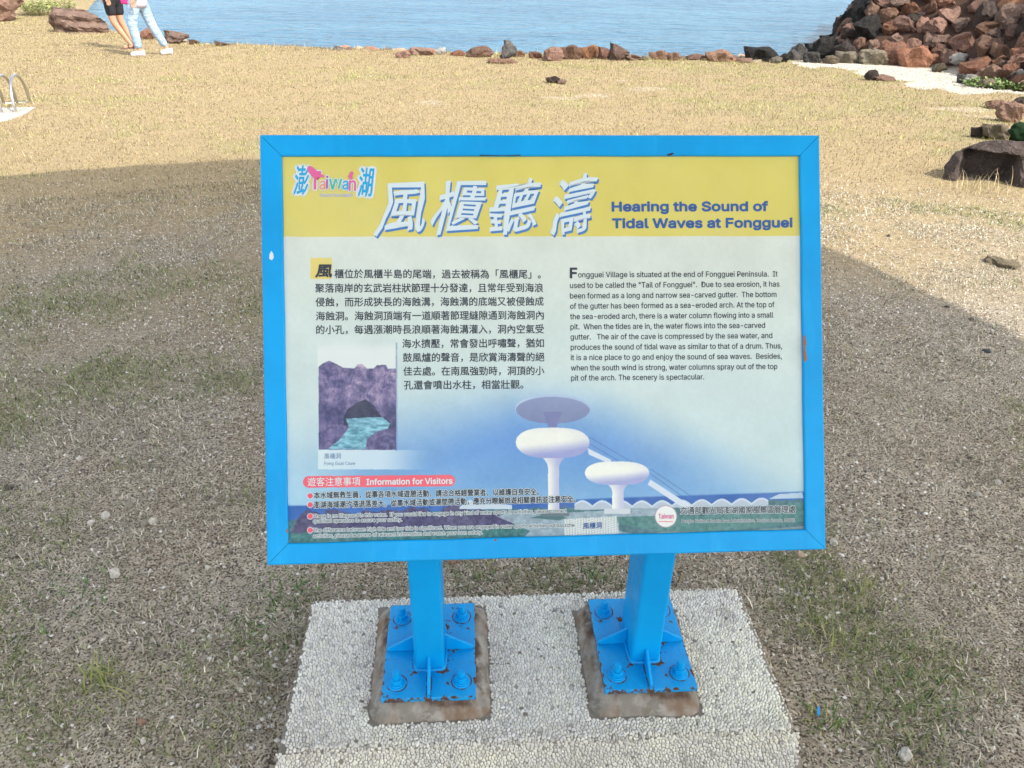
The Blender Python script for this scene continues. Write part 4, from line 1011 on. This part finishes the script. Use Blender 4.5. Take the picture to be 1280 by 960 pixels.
# ------------------------------------------------------------------ grass, straw and gravel (nobody could count them)
def in_plinth(x, y, g=.0): return (x > XL - .035 - g) & (x < XR + .035 + g) & (y > YF - .035 - g) & (y < YB + .02 + g)
def scatter(n, rmin, rmax, p, seed, amax=.80):
    g = np.random.default_rng(seed); u = g.random(n)
    q = 2 - p; r = (rmin ** q + u * (rmax ** q - rmin ** q)) ** (1 / q)
    a = g.uniform(-amax, amax, n) + .06; return CAM[0] + r * np.sin(a), CAM[1] + r * np.cos(a), r, g
def grass(n, rmin, rmax, p, seed, two, name, label):
    x, y, r, g = scatter(n, rmin, rmax, p, seed)
    sd = sand_m(x, y); gr = green_m(x, y); clump = fbm(x * 5, y * 5, 3, 4)
    far = sst(3.5, 5.5, y)
    keep = (~in_plinth(x, y)) & (shore_d(x, y) > .02) & (mound_h(x, y) <= .02) & (g.random(n) > sd * .93) & (g.random(n) < np.clip(.30 + far * .45 + sst(.42, .62, clump) * .7 + gr * .4, 0, 1))
    x, y, r, sd, gr, clump, far = (q[keep] for q in (x, y, r, sd, gr, clump, far)); n = len(x)
    isg = g.random(n) < np.clip(gr * .62 * (1 - .35 * far) + .05, 0, .8)
    tall = g.random(n) < .03
    L = (g.uniform(.008, .025, n) + isg * .006) * (1 + .35 * far) * (1 + 1.2 * tall)
    edge = np.exp(-((shore_d(x, y) - .2) / .5) ** 2); L = L * (1 + edge * g.random(n) * 1.6)
    lean = np.where(isg, g.uniform(.2, 1.15, n), g.uniform(.45, 1.5, n)) * (1 - .30 * far) * (1 - .5 * edge * (g.random(n) < .5))
    az = g.uniform(0, 2 * math.pi, n); wd = g.uniform(.0008, .0016, n) * (1 + r * .16)
    dx, dy = np.cos(az), np.sin(az); px, py = -dy, dx
    z0 = zt(x, y) - .002
    t = np.array([x, y, z0]).T; d = np.stack([dx * np.sin(lean), dy * np.sin(lean), np.cos(lean)], -1)
    d2 = np.stack([dx * np.sin(lean + .5), dy * np.sin(lean + .5), np.cos(lean + .5)], -1)
    pp = np.stack([px, py, 0 * px], -1)
    b0 = t - pp * wd[:, None]; b1 = t + pp * wd[:, None]
    r1 = g.random((n, 1)) ** 1.3; v = g.uniform(.30, 1.40, (n, 1))
    straw = (np.array([.24, .185, .10]) * (1 - r1) + np.array([.43, .35, .205]) * r1) * v
    grey = (np.array([.34, .315, .25]) * (1 - r1) + np.array([.68, .635, .53]) * r1) * v
    nearc = (1 - far)[:, None] * .85
    dry = straw * (1 - nearc) + grey * nearc
    r2 = g.random((n, 1)); grn = (np.array([.12, .17, .06]) * (1 - r2) + np.array([.30, .32, .14]) * r2) * v
    grn = grn * (1 + far[:, None] * np.array([.9, .6, .3]))
    C = np.where(isg[:, None], grn, dry)
    if two:
        mid = t + d * (L * .55)[:, None]; tip = mid + d2 * (L * .5)[:, None]
        Vv = np.stack([b0, b1, mid + pp * wd[:, None] * .7, mid - pp * wd[:, None] * .7, tip], 1).reshape(-1, 3)
        b = (np.arange(n) * 5)[:, None]; Ff = np.concatenate([b + 0, b + 1, b + 2, b + 0, b + 2, b + 3, b + 3, b + 2, b + 4], 1).ravel(); CC = np.repeat(C, 5, 0)
    else:
        tip = t + d * L[:, None]; Vv = np.stack([b0, b1, tip], 1).reshape(-1, 3); Ff = np.arange(n * 3); CC = np.repeat(C, 3, 0)
    tag(link(name, np_mesh(name, Vv, Ff, 3, CC), M['grass']), label, 'grass', None, 'stuff')
grass(330000, 1.15, 6.5, 1.0, 5, True, 'dry_grass', 'short dry grass and green blades growing through the bare soil around the plinth')
grass(820000, 4.5, 30, .75, 6, False, 'straw_grass', 'straw-coloured dry grass covering the sunlit foreshore')
def gravel(n, rmin, rmax, p, seed, s0, s1, name, label, sandy):
    x, y, r, g = scatter(n, rmin, rmax, p, seed)
    if sandy: keep = (sand_m(x, y) > .55) & (shore_d(x, y) > 0) & (mound_h(x, y) < .05)
    else: keep = (~in_plinth(x, y, .002)) & (g.random(n) < .25 + sst(.5, .7, fbm(x * 1.8, y * 1.8, 4, 0)) * .9)
    x, y = x[keep], y[keep]; n = len(x); s = s0 + (s1 - s0) * g.random(n) ** 3.2
    base = np.array([(1, 0, 0), (.3, .95, 0), (-.8, .6, 0), (-.8, -.6, 0), (.3, -.95, 0), (.1, .1, .8)], float)
    az = g.uniform(0, 6.28, n); ca, sa = np.cos(az), np.sin(az); V0 = base[None] * (1 + g.uniform(-.3, .3, (n, 6, 3)))
    X_ = V0[..., 0] * ca[:, None] - V0[..., 1] * sa[:, None] * .7; Y_ = V0[..., 0] * sa[:, None] + V0[..., 1] * ca[:, None] * .7
    z0 = zt(x, y) + s * .25
    Vv = np.stack([x[:, None] + X_ * s[:, None], y[:, None] + Y_ * s[:, None], z0[:, None] + V0[..., 2] * s[:, None] * .8 - (V0[..., 2] == 0) * .001], -1).reshape(-1, 3)
    b = (np.arange(n) * 6)[:, None]; Ff = np.concatenate([b + np.array([[i, (i + 1) % 5, 5]]) for i in range(5)], 1).ravel()
    k = g.random((n, 1)); q = g.random((n, 1)); v = g.uniform(.7, 1.1, (n, 1))
    C = np.where(k < .33, np.array([.62, .59, .53]) + q * .16, np.where(k < .75, np.array([.24, .20, .165]) + q * .08, np.where(k < .9, np.array([.10, .09, .085]), np.array([.24, .17, .12])))) * v
    if sandy: C = (np.array([.40, .37, .31]) + q * .26) * v
    tag(link(name, np_mesh(name, Vv, Ff, 3, np.repeat(C, 6, 0)), M['gravel']), label, 'gravel', None, 'stuff')
gravel(150000, 1.1, 7, 1.1, 8, .0013, .0078, 'gravel', 'scattered white, grey and brown gravel chips on the bare soil', False)
gravel(90000, 6, 16, .6, 9, .006, .026, 'coral_rubble', 'white coral rubble on the sand before the red heap', True)

def shore_rubble(n, seed):
    g = np.random.default_rng(seed); x = g.uniform(SX[4], SX[-4] + .3, n); ys = np.interp(x, SX, SY); y = ys - np.abs(g.normal(0, .22, n)) + .12
    cl = fbm(x * 1.4, x * 0 + 5, 3, 2); k = g.random(n) < sst(.38, .6, cl) * np.interp(x, [-4, -1.5, 0, 6], [.15, .35, 1, 1]); x, y = x[k], y[k]; n = len(x); s = .03 + .11 * g.random(n) ** 2
    base = np.array([(1, 0, 0), (.3, .95, 0), (-.8, .6, 0), (-.8, -.6, 0), (.3, -.95, 0), (.5, .2, .55), (-.4, .1, .65)], float); V0 = base[None] * (1 + g.uniform(-.35, .35, (n, 7, 3)))
    z0 = np.minimum(plain_z(x, y), 9); Vv = np.stack([x[:, None] + V0[..., 0] * s[:, None] * 1.3, y[:, None] + V0[..., 1] * s[:, None], z0[:, None] - .02 + V0[..., 2] * s[:, None]], -1).reshape(-1, 3)
    T = np.array([(0, 1, 5), (1, 6, 5), (1, 2, 6), (2, 3, 6), (3, 4, 6), (4, 5, 6), (4, 0, 5)]).ravel(); Ff = ((np.arange(n) * 7)[:, None] + T[None]).ravel()
    pal = np.array([(.30, .15, .10), (.20, .13, .09), (.42, .28, .19), (.12, .10, .09), (.36, .30, .22)]); C = pal[g.integers(0, 5, n)] * g.uniform(.7, 1.2, (n, 1))
    tag(link('shore_rubble', np_mesh('shore_rubble', Vv, Ff, 3, np.repeat(C, 7, 0)), M['gravel']), 'broken brown and reddish stone chips along the grassy shoreline', 'rubble', None, 'stuff')
shore_rubble(900, 3)
# tufts and leafy plants
def tuft(px, py, n, L, cols, label, name='grass_tuft', wd=.0022, spread=.035, up=.6, seed=1, cat='grass tuft'):
    P, _ = at(px, py); g = np.random.default_rng(seed); Vv = []; Ff = []; CC = []
    for k in range(n):
        a = g.uniform(0, 6.28); ox, oy = g.normal(0, spread, 2); l = L * g.uniform(.5, 1.1); le = g.uniform(.1, up); w = wd * g.uniform(.6, 1.3)
        x0 = np.array([ox, oy, float(zt(P[0] + ox, P[1] + oy)) - float(zt(P[0], P[1])) - .003]); pv = np.array([-math.sin(a), math.cos(a), 0]); b = len(Vv); c = np.array(cols[g.integers(len(cols))]) * g.uniform(.75, 1.2); p = x0
        for s in range(4):
            t = s / 3; ww = w * (1 - t * .92); Vv += [p - pv * ww, p + pv * ww]; CC += [c, c]; la = le + t * .8
            p = p + np.array([math.cos(a) * math.sin(la), math.sin(a) * math.sin(la), math.cos(la)]) * l / 3
        for s in range(3): i = b + s * 2; Ff += [i, i + 1, i + 3, i, i + 3, i + 2]
    o = link(name, np_mesh(name, np.array(Vv), np.array(Ff), 3, np.array(CC)), M['grass']); o.location = (P[0], P[1], float(zt(P[0], P[1])))
    tag(o, label, cat, None, 'stuff' if spread > .04 else None); return o
YG = [(.27, .29, .09), (.36, .35, .14), (.18, .23, .08)]; DG = [(.05, .14, .035), (.09, .19, .05), (.16, .24, .07)]
tuft(132, 852, 60, .085, YG, 'yellow-green grass tuft at the lower left', seed=1, up=1.0)
tuft(1045, 800, 46, .075, YG + [(.45, .40, .22)], 'yellow-green grass tuft with long blades, right of the plinth', seed=2, up=1.1)
tuft(1075, 735, 30, .06, YG, 'small yellowish tuft below the board corner, right side', seed=3, up=1.1)
tuft(740, 728, 90, .05, DG, 'dark green tuft behind the plinth, left of the right post', seed=4, up=1.1, spread=.05)
tuft(600, 722, 80, .045, DG + YG, 'green tuft behind the plinth between the posts', seed=5, up=1.2, spread=.06)
tuft(1030, 905, 40, .06, YG + DG, 'green tuft beside the blue plastic sliver', seed=6, up=1.1, spread=.022)
tuft(380, 735, 70, .045, DG, 'green tuft at the back left corner of the plinth', seed=7, up=1.2, spread=.06)
tuft(1150, 870, 70, .04, DG, 'dark green patch of grass at the lower right', seed=8, up=1.2, spread=.07)
tuft(95, 740, 70, .045, DG, 'green tuft left of the board', seed=12, up=1.2, spread=.07)
tuft(340, 770, 60, .045, DG, 'green tuft by the left edge of the plinth', seed=13, up=1.2, spread=.06)
tuft(1200, 236, 26, .17, [(.50, .40, .22), (.60, .50, .30)], 'pale seeding grass stalks before the left end of the big dark boulder', seed=9, wd=.003, spread=.10, up=.15)
tuft(1240, 238, 26, .20, [(.50, .40, .22), (.60, .50, .30)], 'pale seeding grass stalks before the middle of the big dark boulder', seed=10, wd=.0035, spread=.12, up=.12)
def leafy(px, py, n, R, H, label, cols, seed, leaf=.05):
    P, _ = at(px, py); g = np.random.default_rng(seed); z0 = float(zt(P[0], P[1])); root = tag(empty('leafy_plant', (P[0], P[1], z0)), label, 'plant')
    V1 = []; F1 = []; C1 = []; Vs = []; Fs = []; Cs = []
    for k in range(n):
        a = g.uniform(0, 6.28); rr_ = R * math.sqrt(g.random()); h = H * g.uniform(.5, 1) * (1 - .4 * (rr_ / R) ** 2); x, y = rr_ * math.cos(a), rr_ * math.sin(a) * .7
        b = len(Vs); Vs += [np.array([x * .6 - .004, y * .6, -.02]), np.array([x * .6 + .004, y * .6, -.02]), np.array([x, y, h])]; Fs += [b, b + 1, b + 2]; Cs += [np.array([.2, .2, .08])] * 3
        for q in range(9):
            t = g.uniform(.2, 1.05); c = np.array([x * (.6 + .4 * t), y * (.6 + .4 * t), h * t]); aa = g.uniform(0, 6.28); up = g.uniform(-.1, .9)
            d = np.array([math.cos(aa) * math.cos(up), math.sin(aa) * math.cos(up), math.sin(up)]); s_ = np.array([-math.sin(aa), math.cos(aa), 0]) * leaf * .28; l = leaf * g.uniform(.7, 1.3)
            b = len(V1); V1 += [c, c + d * l * .5 + s_, c + d * l - np.array([0, 0, l * .15]), c + d * l * .5 - s_]; F1 += [b, b + 1, b + 2, b, b + 2, b + 3]; C1 += [np.array(cols[g.integers(len(cols))]) * g.uniform(.7, 1.25)] * 4
    tag(link('foliage', np_mesh('foliage', np.array(V1), np.array(F1), 3, np.array(C1)), M['grass'], root), kind='stuff')
    tag(link('stems', np_mesh('stems', np.array(Vs), np.array(Fs), 3, np.array(Cs)), M['grass'], root), kind='stuff')
LG = [(.22, .30, .08), (.36, .40, .12), (.12, .22, .06), (.45, .42, .20)]
leafy(52, 20, 110, .75, .62, 'leafy yellow-green shrub between the two brown boulders at the top left', LG, 1, .08)
leafy(80, 17, 60, .5, .5, 'smaller leafy shrub right of the yellow-green one, above the layered boulder', LG, 2, .07)
leafy(1235, 108, 60, .45, .13, 'bright green creeping plant on the sand edge at the right', [(.12, .20, .06), (.24, .28, .12)], 3, .07)
leafy(1262, 112, 40, .30, .12, 'bright green creeping plant nearest the right edge of the sand', [(.12, .20, .06), (.24, .28, .12)], 4, .07)

# ------------------------------------------------------------------ bicycle rack at the left
def tube(bm, pts, r, seg=10):
    rings = []; n = len(pts); pv = None
    for i, p in enumerate(pts):
        d = (Vector(pts[min(i + 1, n - 1)]) - Vector(pts[max(i - 1, 0)])).normalized()
        if pv is None: a = d.orthogonal().normalized()
        else: a = (pv - d * pv.dot(d)).normalized()
        pv = a; b = d.cross(a)
        rings.append([bm.verts.new(Vector(p) + (a * math.cos(2 * math.pi * k / seg) + b * math.sin(2 * math.pi * k / seg)) * r) for k in range(seg)])
    for i in range(n - 1):
        for k in range(seg): bm.faces.new((rings[i][k], rings[i][(k + 1) % seg], rings[i + 1][(k + 1) % seg], rings[i + 1][k]))
    bm.faces.new(rings[0][::-1]); bm.faces.new(rings[-1])
A0 = at(20.5, 142)[0]; A1 = at(38, 129)[0]; B0 = at(3, 143)[0]
rack = tag(empty('bike_rack', (A0[0], A0[1], A0[2])), 'stainless steel hoop bicycle rack at the left edge of the picture', 'bike rack')
step = B0 - A0
for k in range(5):
    f = A0 + step * k; b_ = A1 + step * k; Hh = .40; pts = []
    for i in range(21):
        t = i / 20; a = math.pi * t
        q = f + (b_ - f) * (.5 - .5 * math.cos(a)); zz = (Hh - .02) * (math.sin(a) ** .62)
        pts.append((q[0] - A0[0], q[1] - A0[1], q[2] - A0[2] + zz - .02))
    bm = bmesh.new(); tube(bm, pts, .016); from_bm('hoop', bm, M['steel'], rack, True)
for k_ in (.0, ):
    pts = [((step * s)[0], (step * s)[1], (step * s)[2] + .012) for s in (0.0, 4.0)]
    bm = bmesh.new(); tube(bm, pts, .011); from_bm('base_rail', bm, M['steel'], rack, True)
    pts = [((A1 - A0 + step * s)[0], (A1 - A0 + step * s)[1], (A1 - A0 + step * s)[2] + .012) for s in (0.0, 4.0)]
    bm = bmesh.new(); tube(bm, pts, .011); from_bm('base_rail', bm, M['steel'], rack, True)
bm = bmesh.new(); q = [at(*p)[0] for p in ((-190, 165), (-30, 157), (10, 151), (30, 145), (45, 136), (20, 136), (-60, 139), (-190, 143))]
top = [bm.verts.new((p[0], p[1], p[2] + .018)) for p in q]; bot = [bm.verts.new((p[0], p[1], p[2] - .05)) for p in q]
bm.faces.new(top); n = len(q)
for k in range(n): bm.faces.new((top[k], bot[k], bot[(k + 1) % n], top[(k + 1) % n]))
bmesh.ops.recalc_face_normals(bm, faces=bm.faces)
tag(from_bm('concrete_pad', bm, flat('white_concrete', (.42, .40, .365), .9, .2, 8)), 'pale concrete pad with a ragged end under the bicycle rack', 'concrete pad')

# ------------------------------------------------------------------ the two walkers
def m_denim():
    t = NT('light_denim'); n = t.noise(1, 4, .6, t.map((9, 9, 22))); n2 = t.noise(5, 4)
    return t.done(t.mix(t.rng(n2, .3, .7), (.26, .39, .56), (.42, .55, .68)), .9, t.bump(n, 1., .05), spec=.1)
skin_m = flat('skin', (.50, .27, .17), .55, .08, 6); denim = m_denim()
blackc = flat('black_cloth', (.018, .018, .022), .85, .3, 12); whitec = flat('lilac_white_cloth', (.50, .47, .54), .8, .12, 12)
shoe_m = flat('white_canvas', (.62, .58, .64), .7, .05, 12); sandal_m = flat('dark_leather', (.09, .05, .04), .6, .2, 12)
magenta = flat('magenta_cloth', (.62, .03, .20), .7, .1, 12); hair_m = flat('black_hair', (.012, .010, .009), .5, .2, 30); cap_m = flat('navy_cloth', (.03, .035, .08), .8, .2, 12)
def skinned(name, joints, edges, mat, parent, sub=2):
    ks = list(joints); me = bpy.data.meshes.new(name); me.from_pydata([joints[k][:3] for k in ks], [(ks.index(a), ks.index(b)) for a, b in edges], [])
    o = bpy.data.objects.new(name, me); COL.objects.link(o); md = o.modifiers.new('s', 'SKIN'); md.use_smooth_shade = True
    for v, k in zip(me.skin_vertices[0].data, ks):
        r = joints[k][3]; v.radius = (r, r) if not isinstance(r, tuple) else r
    me.skin_vertices[0].data[0].use_root = True
    sb = o.modifiers.new('d', 'SUBSURF'); sb.levels = sub; sb.render_levels = sub
    dg = bpy.context.evaluated_depsgraph_get(); dg.update(); m2 = bpy.data.meshes.new_from_object(o.evaluated_get(dg)); bpy.data.objects.remove(o)
    m2.materials.clear(); return link(name, m2, mat, parent, True)
def fing(J, E, hand, tag_, d):
    hx, hy, hz = J[hand][:3]
    for i, (l, off) in enumerate(((.065, -.03), (.075, -.01), (.07, .01), (.055, .03))):
        k1, k2 = f'{tag_}f{i}a', f'{tag_}f{i}b'; J[k1] = (hx + off * .9, hy - .005, hz - .045, .009); J[k2] = (hx + off, hy - .02, hz - .045 - l, .0075); E += [(hand, k1), (k1, k2)]
    J[tag_ + 't'] = (hx + .045 * d, hy - .02, hz - .05, .010); E.append((hand, tag_ + 't'))
def person(px, py, label, kind):
    P, mpp = at(px, py); vd = P - CAM; root = tag(empty('person', (P[0], P[1], float(zt(P[0], P[1]))), math.atan2(-vd[0], vd[1])), label, 'person')
    if kind == 'shorts':
        hip = (-.13, 0, .90); kl, al = (-.20, -.07, .50), (.02, -.06, .09); kr, ar = (-.07, .07, .50), (.07, .10, .09)
    else:
        hip = (-.03, 0, .90); kl, al = (-.19, -.07, .49), (-.16, -.08, .09); kr, ar = (.13, .06, .47), (.30, .05, .10)
    hx = hip[0]
    J = {'pel': (*hip, .13), 'wai': (hx, 0, 1.05, .115), 'che': (hx, 0, 1.28, .13), 'nek': (hx, 0, 1.44, .05), 'hd1': (hx - .01, -.0, 1.53, .075), 'hd2': (hx - .015, 0, 1.62, .085),
         'hl': (hx - .07, -.06, .84, .09), 'kl': (*kl, .064), 'cl': (kl[0] * .7 + al[0] * .3, kl[1] * .7 + al[1] * .3 + .015, .37, .062), 'al': (*al, .036), 'tl': (al[0] - .14, al[1], .035, .028), 'fl': (al[0] + .02, al[1], .05, .034),
         'hr': (hx + .07, .06, .84, .09), 'kr': (*kr, .064), 'cr': (kr[0] * .7 + ar[0] * .3, kr[1] * .7 + ar[1] * .3 + .015, .37, .062), 'ar': (*ar, .036), 'tr': (ar[0] - .10, ar[1] - (.08 if kind != 'shorts' else 0), .035, .028), 'fr': (ar[0] + .02, ar[1], .05, .034),
         'sl': (hx, -.19, 1.36, .055), 'el': (hx + .05, -.25, 1.10, .040), 'wl': (hx - .05, -.24, .95, .028), 'nl': (hx - .07, -.24, .90, .03),
         'sr': (hx, .19, 1.36, .055), 'er': (hx - .02, .25, 1.10, .040), 'wr': (hx - .14, .22, .96, .028), 'nr': (hx - .16, .21, .91, .03), 'nose': (hx - .12, 0, 1.585, .012)}
    E = [('pel', 'wai'), ('wai', 'che'), ('che', 'nek'), ('nek', 'hd1'), ('hd1', 'hd2'), ('pel', 'hl'), ('hl', 'kl'), ('kl', 'cl'), ('cl', 'al'), ('al', 'fl'), ('fl', 'tl'), ('pel', 'hr'), ('hr', 'kr'), ('kr', 'cr'), ('cr', 'ar'), ('ar', 'fr'), ('fr', 'tr'),
         ('che', 'sl'), ('sl', 'el'), ('el', 'wl'), ('wl', 'nl'), ('che', 'sr'), ('sr', 'er'), ('er', 'wr'), ('wr', 'nr'), ('hd1', 'nose')]
    fing(J, E, 'nl', 'L', -1); fing(J, E, 'nr', 'R', -1)
    skinned('body', J, E, skin_m, root)
    G = lambda k, r, dz=0: (J[k][0], J[k][1], J[k][2] + dz, r)
    lerp = lambda a, b, t, r: tuple(J[a][i] * (1 - t) + J[b][i] * t for i in range(3)) + (r,)
    if kind == 'shorts':
        skinned('shorts', {'a': G('pel', .155), 'w': G('wai', .14), 'b': G('hl', .115), 'c': lerp('hl', 'kl', .80, .092), 'd': G('hr', .115), 'e': lerp('hr', 'kr', .80, .092)}, [('a', 'w'), ('a', 'b'), ('b', 'c'), ('a', 'd'), ('d', 'e')], blackc, root)
        skinned('shirt', {'a': G('wai', .150, .0), 'b': G('che', .160), 'n': G('nek', .07, -.03), 'c': G('sl', .08), 'd': lerp('sl', 'el', .8, .062), 'e': G('sr', .08), 'f': lerp('sr', 'er', .8, .062)}, [('a', 'b'), ('b', 'n'), ('b', 'c'), ('c', 'd'), ('b', 'e'), ('e', 'f')], cap_m, root)
        for s_ in 'lr':
            bm = bmesh.new(); f_, t_ = J['f' + s_], J['t' + s_]; v_ = boxb(bm, ((f_[0] + t_[0]) / 2 - .01, (f_[1] + t_[1]) / 2, .012), (.26, .095, .024)); bevel(bm, .01, 2)
            tube(bm, [(f_[0] - .06, f_[1] - .05, .015), (f_[0] - .07, f_[1] - .03, .075), (f_[0] - .07, f_[1] + .03, .075), (f_[0] - .06, f_[1] + .05, .015)], .013, 8)
            tube(bm, [(f_[0] + .02, f_[1] - .045, .015), (f_[0] + .035, f_[1] - .02, .095), (f_[0] + .035, f_[1] + .02, .095), (f_[0] + .02, f_[1] + .045, .015)], .011, 8)
            from_bm('sandal', bm, sandal_m, root, True)
    else:
        skinned('jeans', {'a': G('pel', .150), 'w': G('wai', .125, -.04), 'b': G('hl', .112), 'c': G('kl', .085), 'd': lerp('kl', 'al', .5, .080), 'e': lerp('kl', 'al', .93, .066), 'f': G('hr', .112), 'g': G('kr', .085), 'h': lerp('kr', 'ar', .5, .076), 'i': lerp('kr', 'ar', .93, .064)},
                [('a', 'w'), ('a', 'b'), ('b', 'c'), ('c', 'd'), ('d', 'e'), ('a', 'f'), ('f', 'g'), ('g', 'h'), ('h', 'i')], denim, root)
        skinned('jacket', {'z': G('pel', .172, -.15), 'q': G('pel', .185, -.03), 'a': G('wai', .165), 'b': G('che', .170), 'n': G('nek', .07, -.03), 'c': G('sl', .085), 'd': G('el', .068), 'k': lerp('el', 'wl', .8, .052), 'e': G('sr', .085), 'f': G('er', .068), 'l': lerp('er', 'wr', .8, .052)},
                [('z', 'q'), ('q', 'a'), ('a', 'b'), ('b', 'n'), ('b', 'c'), ('c', 'd'), ('d', 'k'), ('b', 'e'), ('e', 'f'), ('f', 'l')], whitec, root)
        for s_ in 'lr':
            f_, t_ = J['f' + s_], J['t' + s_]
            skinned('shoe', {'a': (f_[0], f_[1], .055, .052), 'b': ((f_[0] + t_[0]) / 2, (f_[1] + t_[1]) / 2, .045, .048), 'c': (t_[0] - .02, t_[1], .032, .038), 'd': (f_[0] + .035, f_[1] + .01, .05, .042)}, [('a', 'b'), ('b', 'c'), ('a', 'd')], shoe_m, root)
    skinned('hair', {'a': (hx + .02, 0, 1.62, .098), 'b': (hx + .05, 0, 1.53, .075), 'c': (hx + .01, 0, 1.67, .07)}, [('a', 'b'), ('a', 'c')], hair_m, root)
    for sy in (-.03, .03):
        bm = bmesh.new(); bmesh.ops.create_uvsphere(bm, u_segments=8, v_segments=6, radius=.011, matrix=Matrix.Translation((hx - .088, sy, 1.61))); from_bm('eye', bm, hair_m, root, True)
    bm = bmesh.new(); boxb(bm, (hx - .082, 0, 1.53), (.012, .045, .009)); bevel(bm, .003, 2); from_bm('mouth', bm, magenta, root, True)
    return root, P, J
person(163, 60, 'person in black shorts and dark sandals with bare legs, walking left', 'shorts')
r2, P2, J2 = person(188, 70, 'person in light blue jeans, white shoes and a pale lilac jacket, mid-stride', 'jeans')
bm = bmesh.new(); boxb(bm, (0, 0, 0), (.11, .06, .13)); bevel(bm, .025, 3)
tube(bm, [(-.06, 0, .08), (-.03, 0, .35), (.06, 0, .52), (.08, .0, .35), (.06, 0, .08)], .01, 8)
o = from_bm('shoulder_bag', bm, magenta, None, True); o.location = r2.location + Vector((-.20, -.14, .90)); tag(o, 'small magenta bag hanging at the left hip of the person in jeans', 'bag')

# ------------------------------------------------------------------ the mushroom-shaped shelter whose shadow lies over the foreground
def lathe(bm, prof, seg=96, c=(0, 0)):
    rings = [[bm.verts.new((c[0] + r * math.cos(2 * math.pi * k / seg), c[1] + r * math.sin(2 * math.pi * k / seg), z)) for k in range(seg)] for r, z in prof]
    for a, b in zip(rings, rings[1:]):
        for k in range(seg): bm.faces.new((a[k], a[(k + 1) % seg], b[(k + 1) % seg], b[k]))
    bm.faces.new(rings[0][::-1]); bm.faces.new(rings[-1])
HR = 5.5; SC_ = (-1.746, 1.383); SR_ = 4.222
off = (HR + .12) / math.tan(SUN_EL) * SUN_H
pav = tag(empty('mushroom_shelter', (SC_[0] + off[0], SC_[1] + off[1], GZ)), 'white mushroom-shaped concrete shelter shading the foreground, behind the viewer', 'shelter')
wp = flat('white_shelter_paint', (.74, .73, .70), .8, .05, 2)
bm = bmesh.new(); lathe(bm, [(.4, HR - .62), (1.2, HR - .42), (2.4, HR - .20), (3.5, HR - .06), (SR_ - .13, HR), (SR_, HR + .12), (SR_ - .13, HR + .24), (3.0, HR + .38), (1.5, HR + .47), (.3, HR + .50)]); from_bm('roof', bm, wp, pav, True)
bm = bmesh.new(); lathe(bm, [(.42, -.3), (.36, .2), (.33, 2.5), (.36, 4.2), (.55, 4.9)], 48); from_bm('column', bm, wp, pav, True)
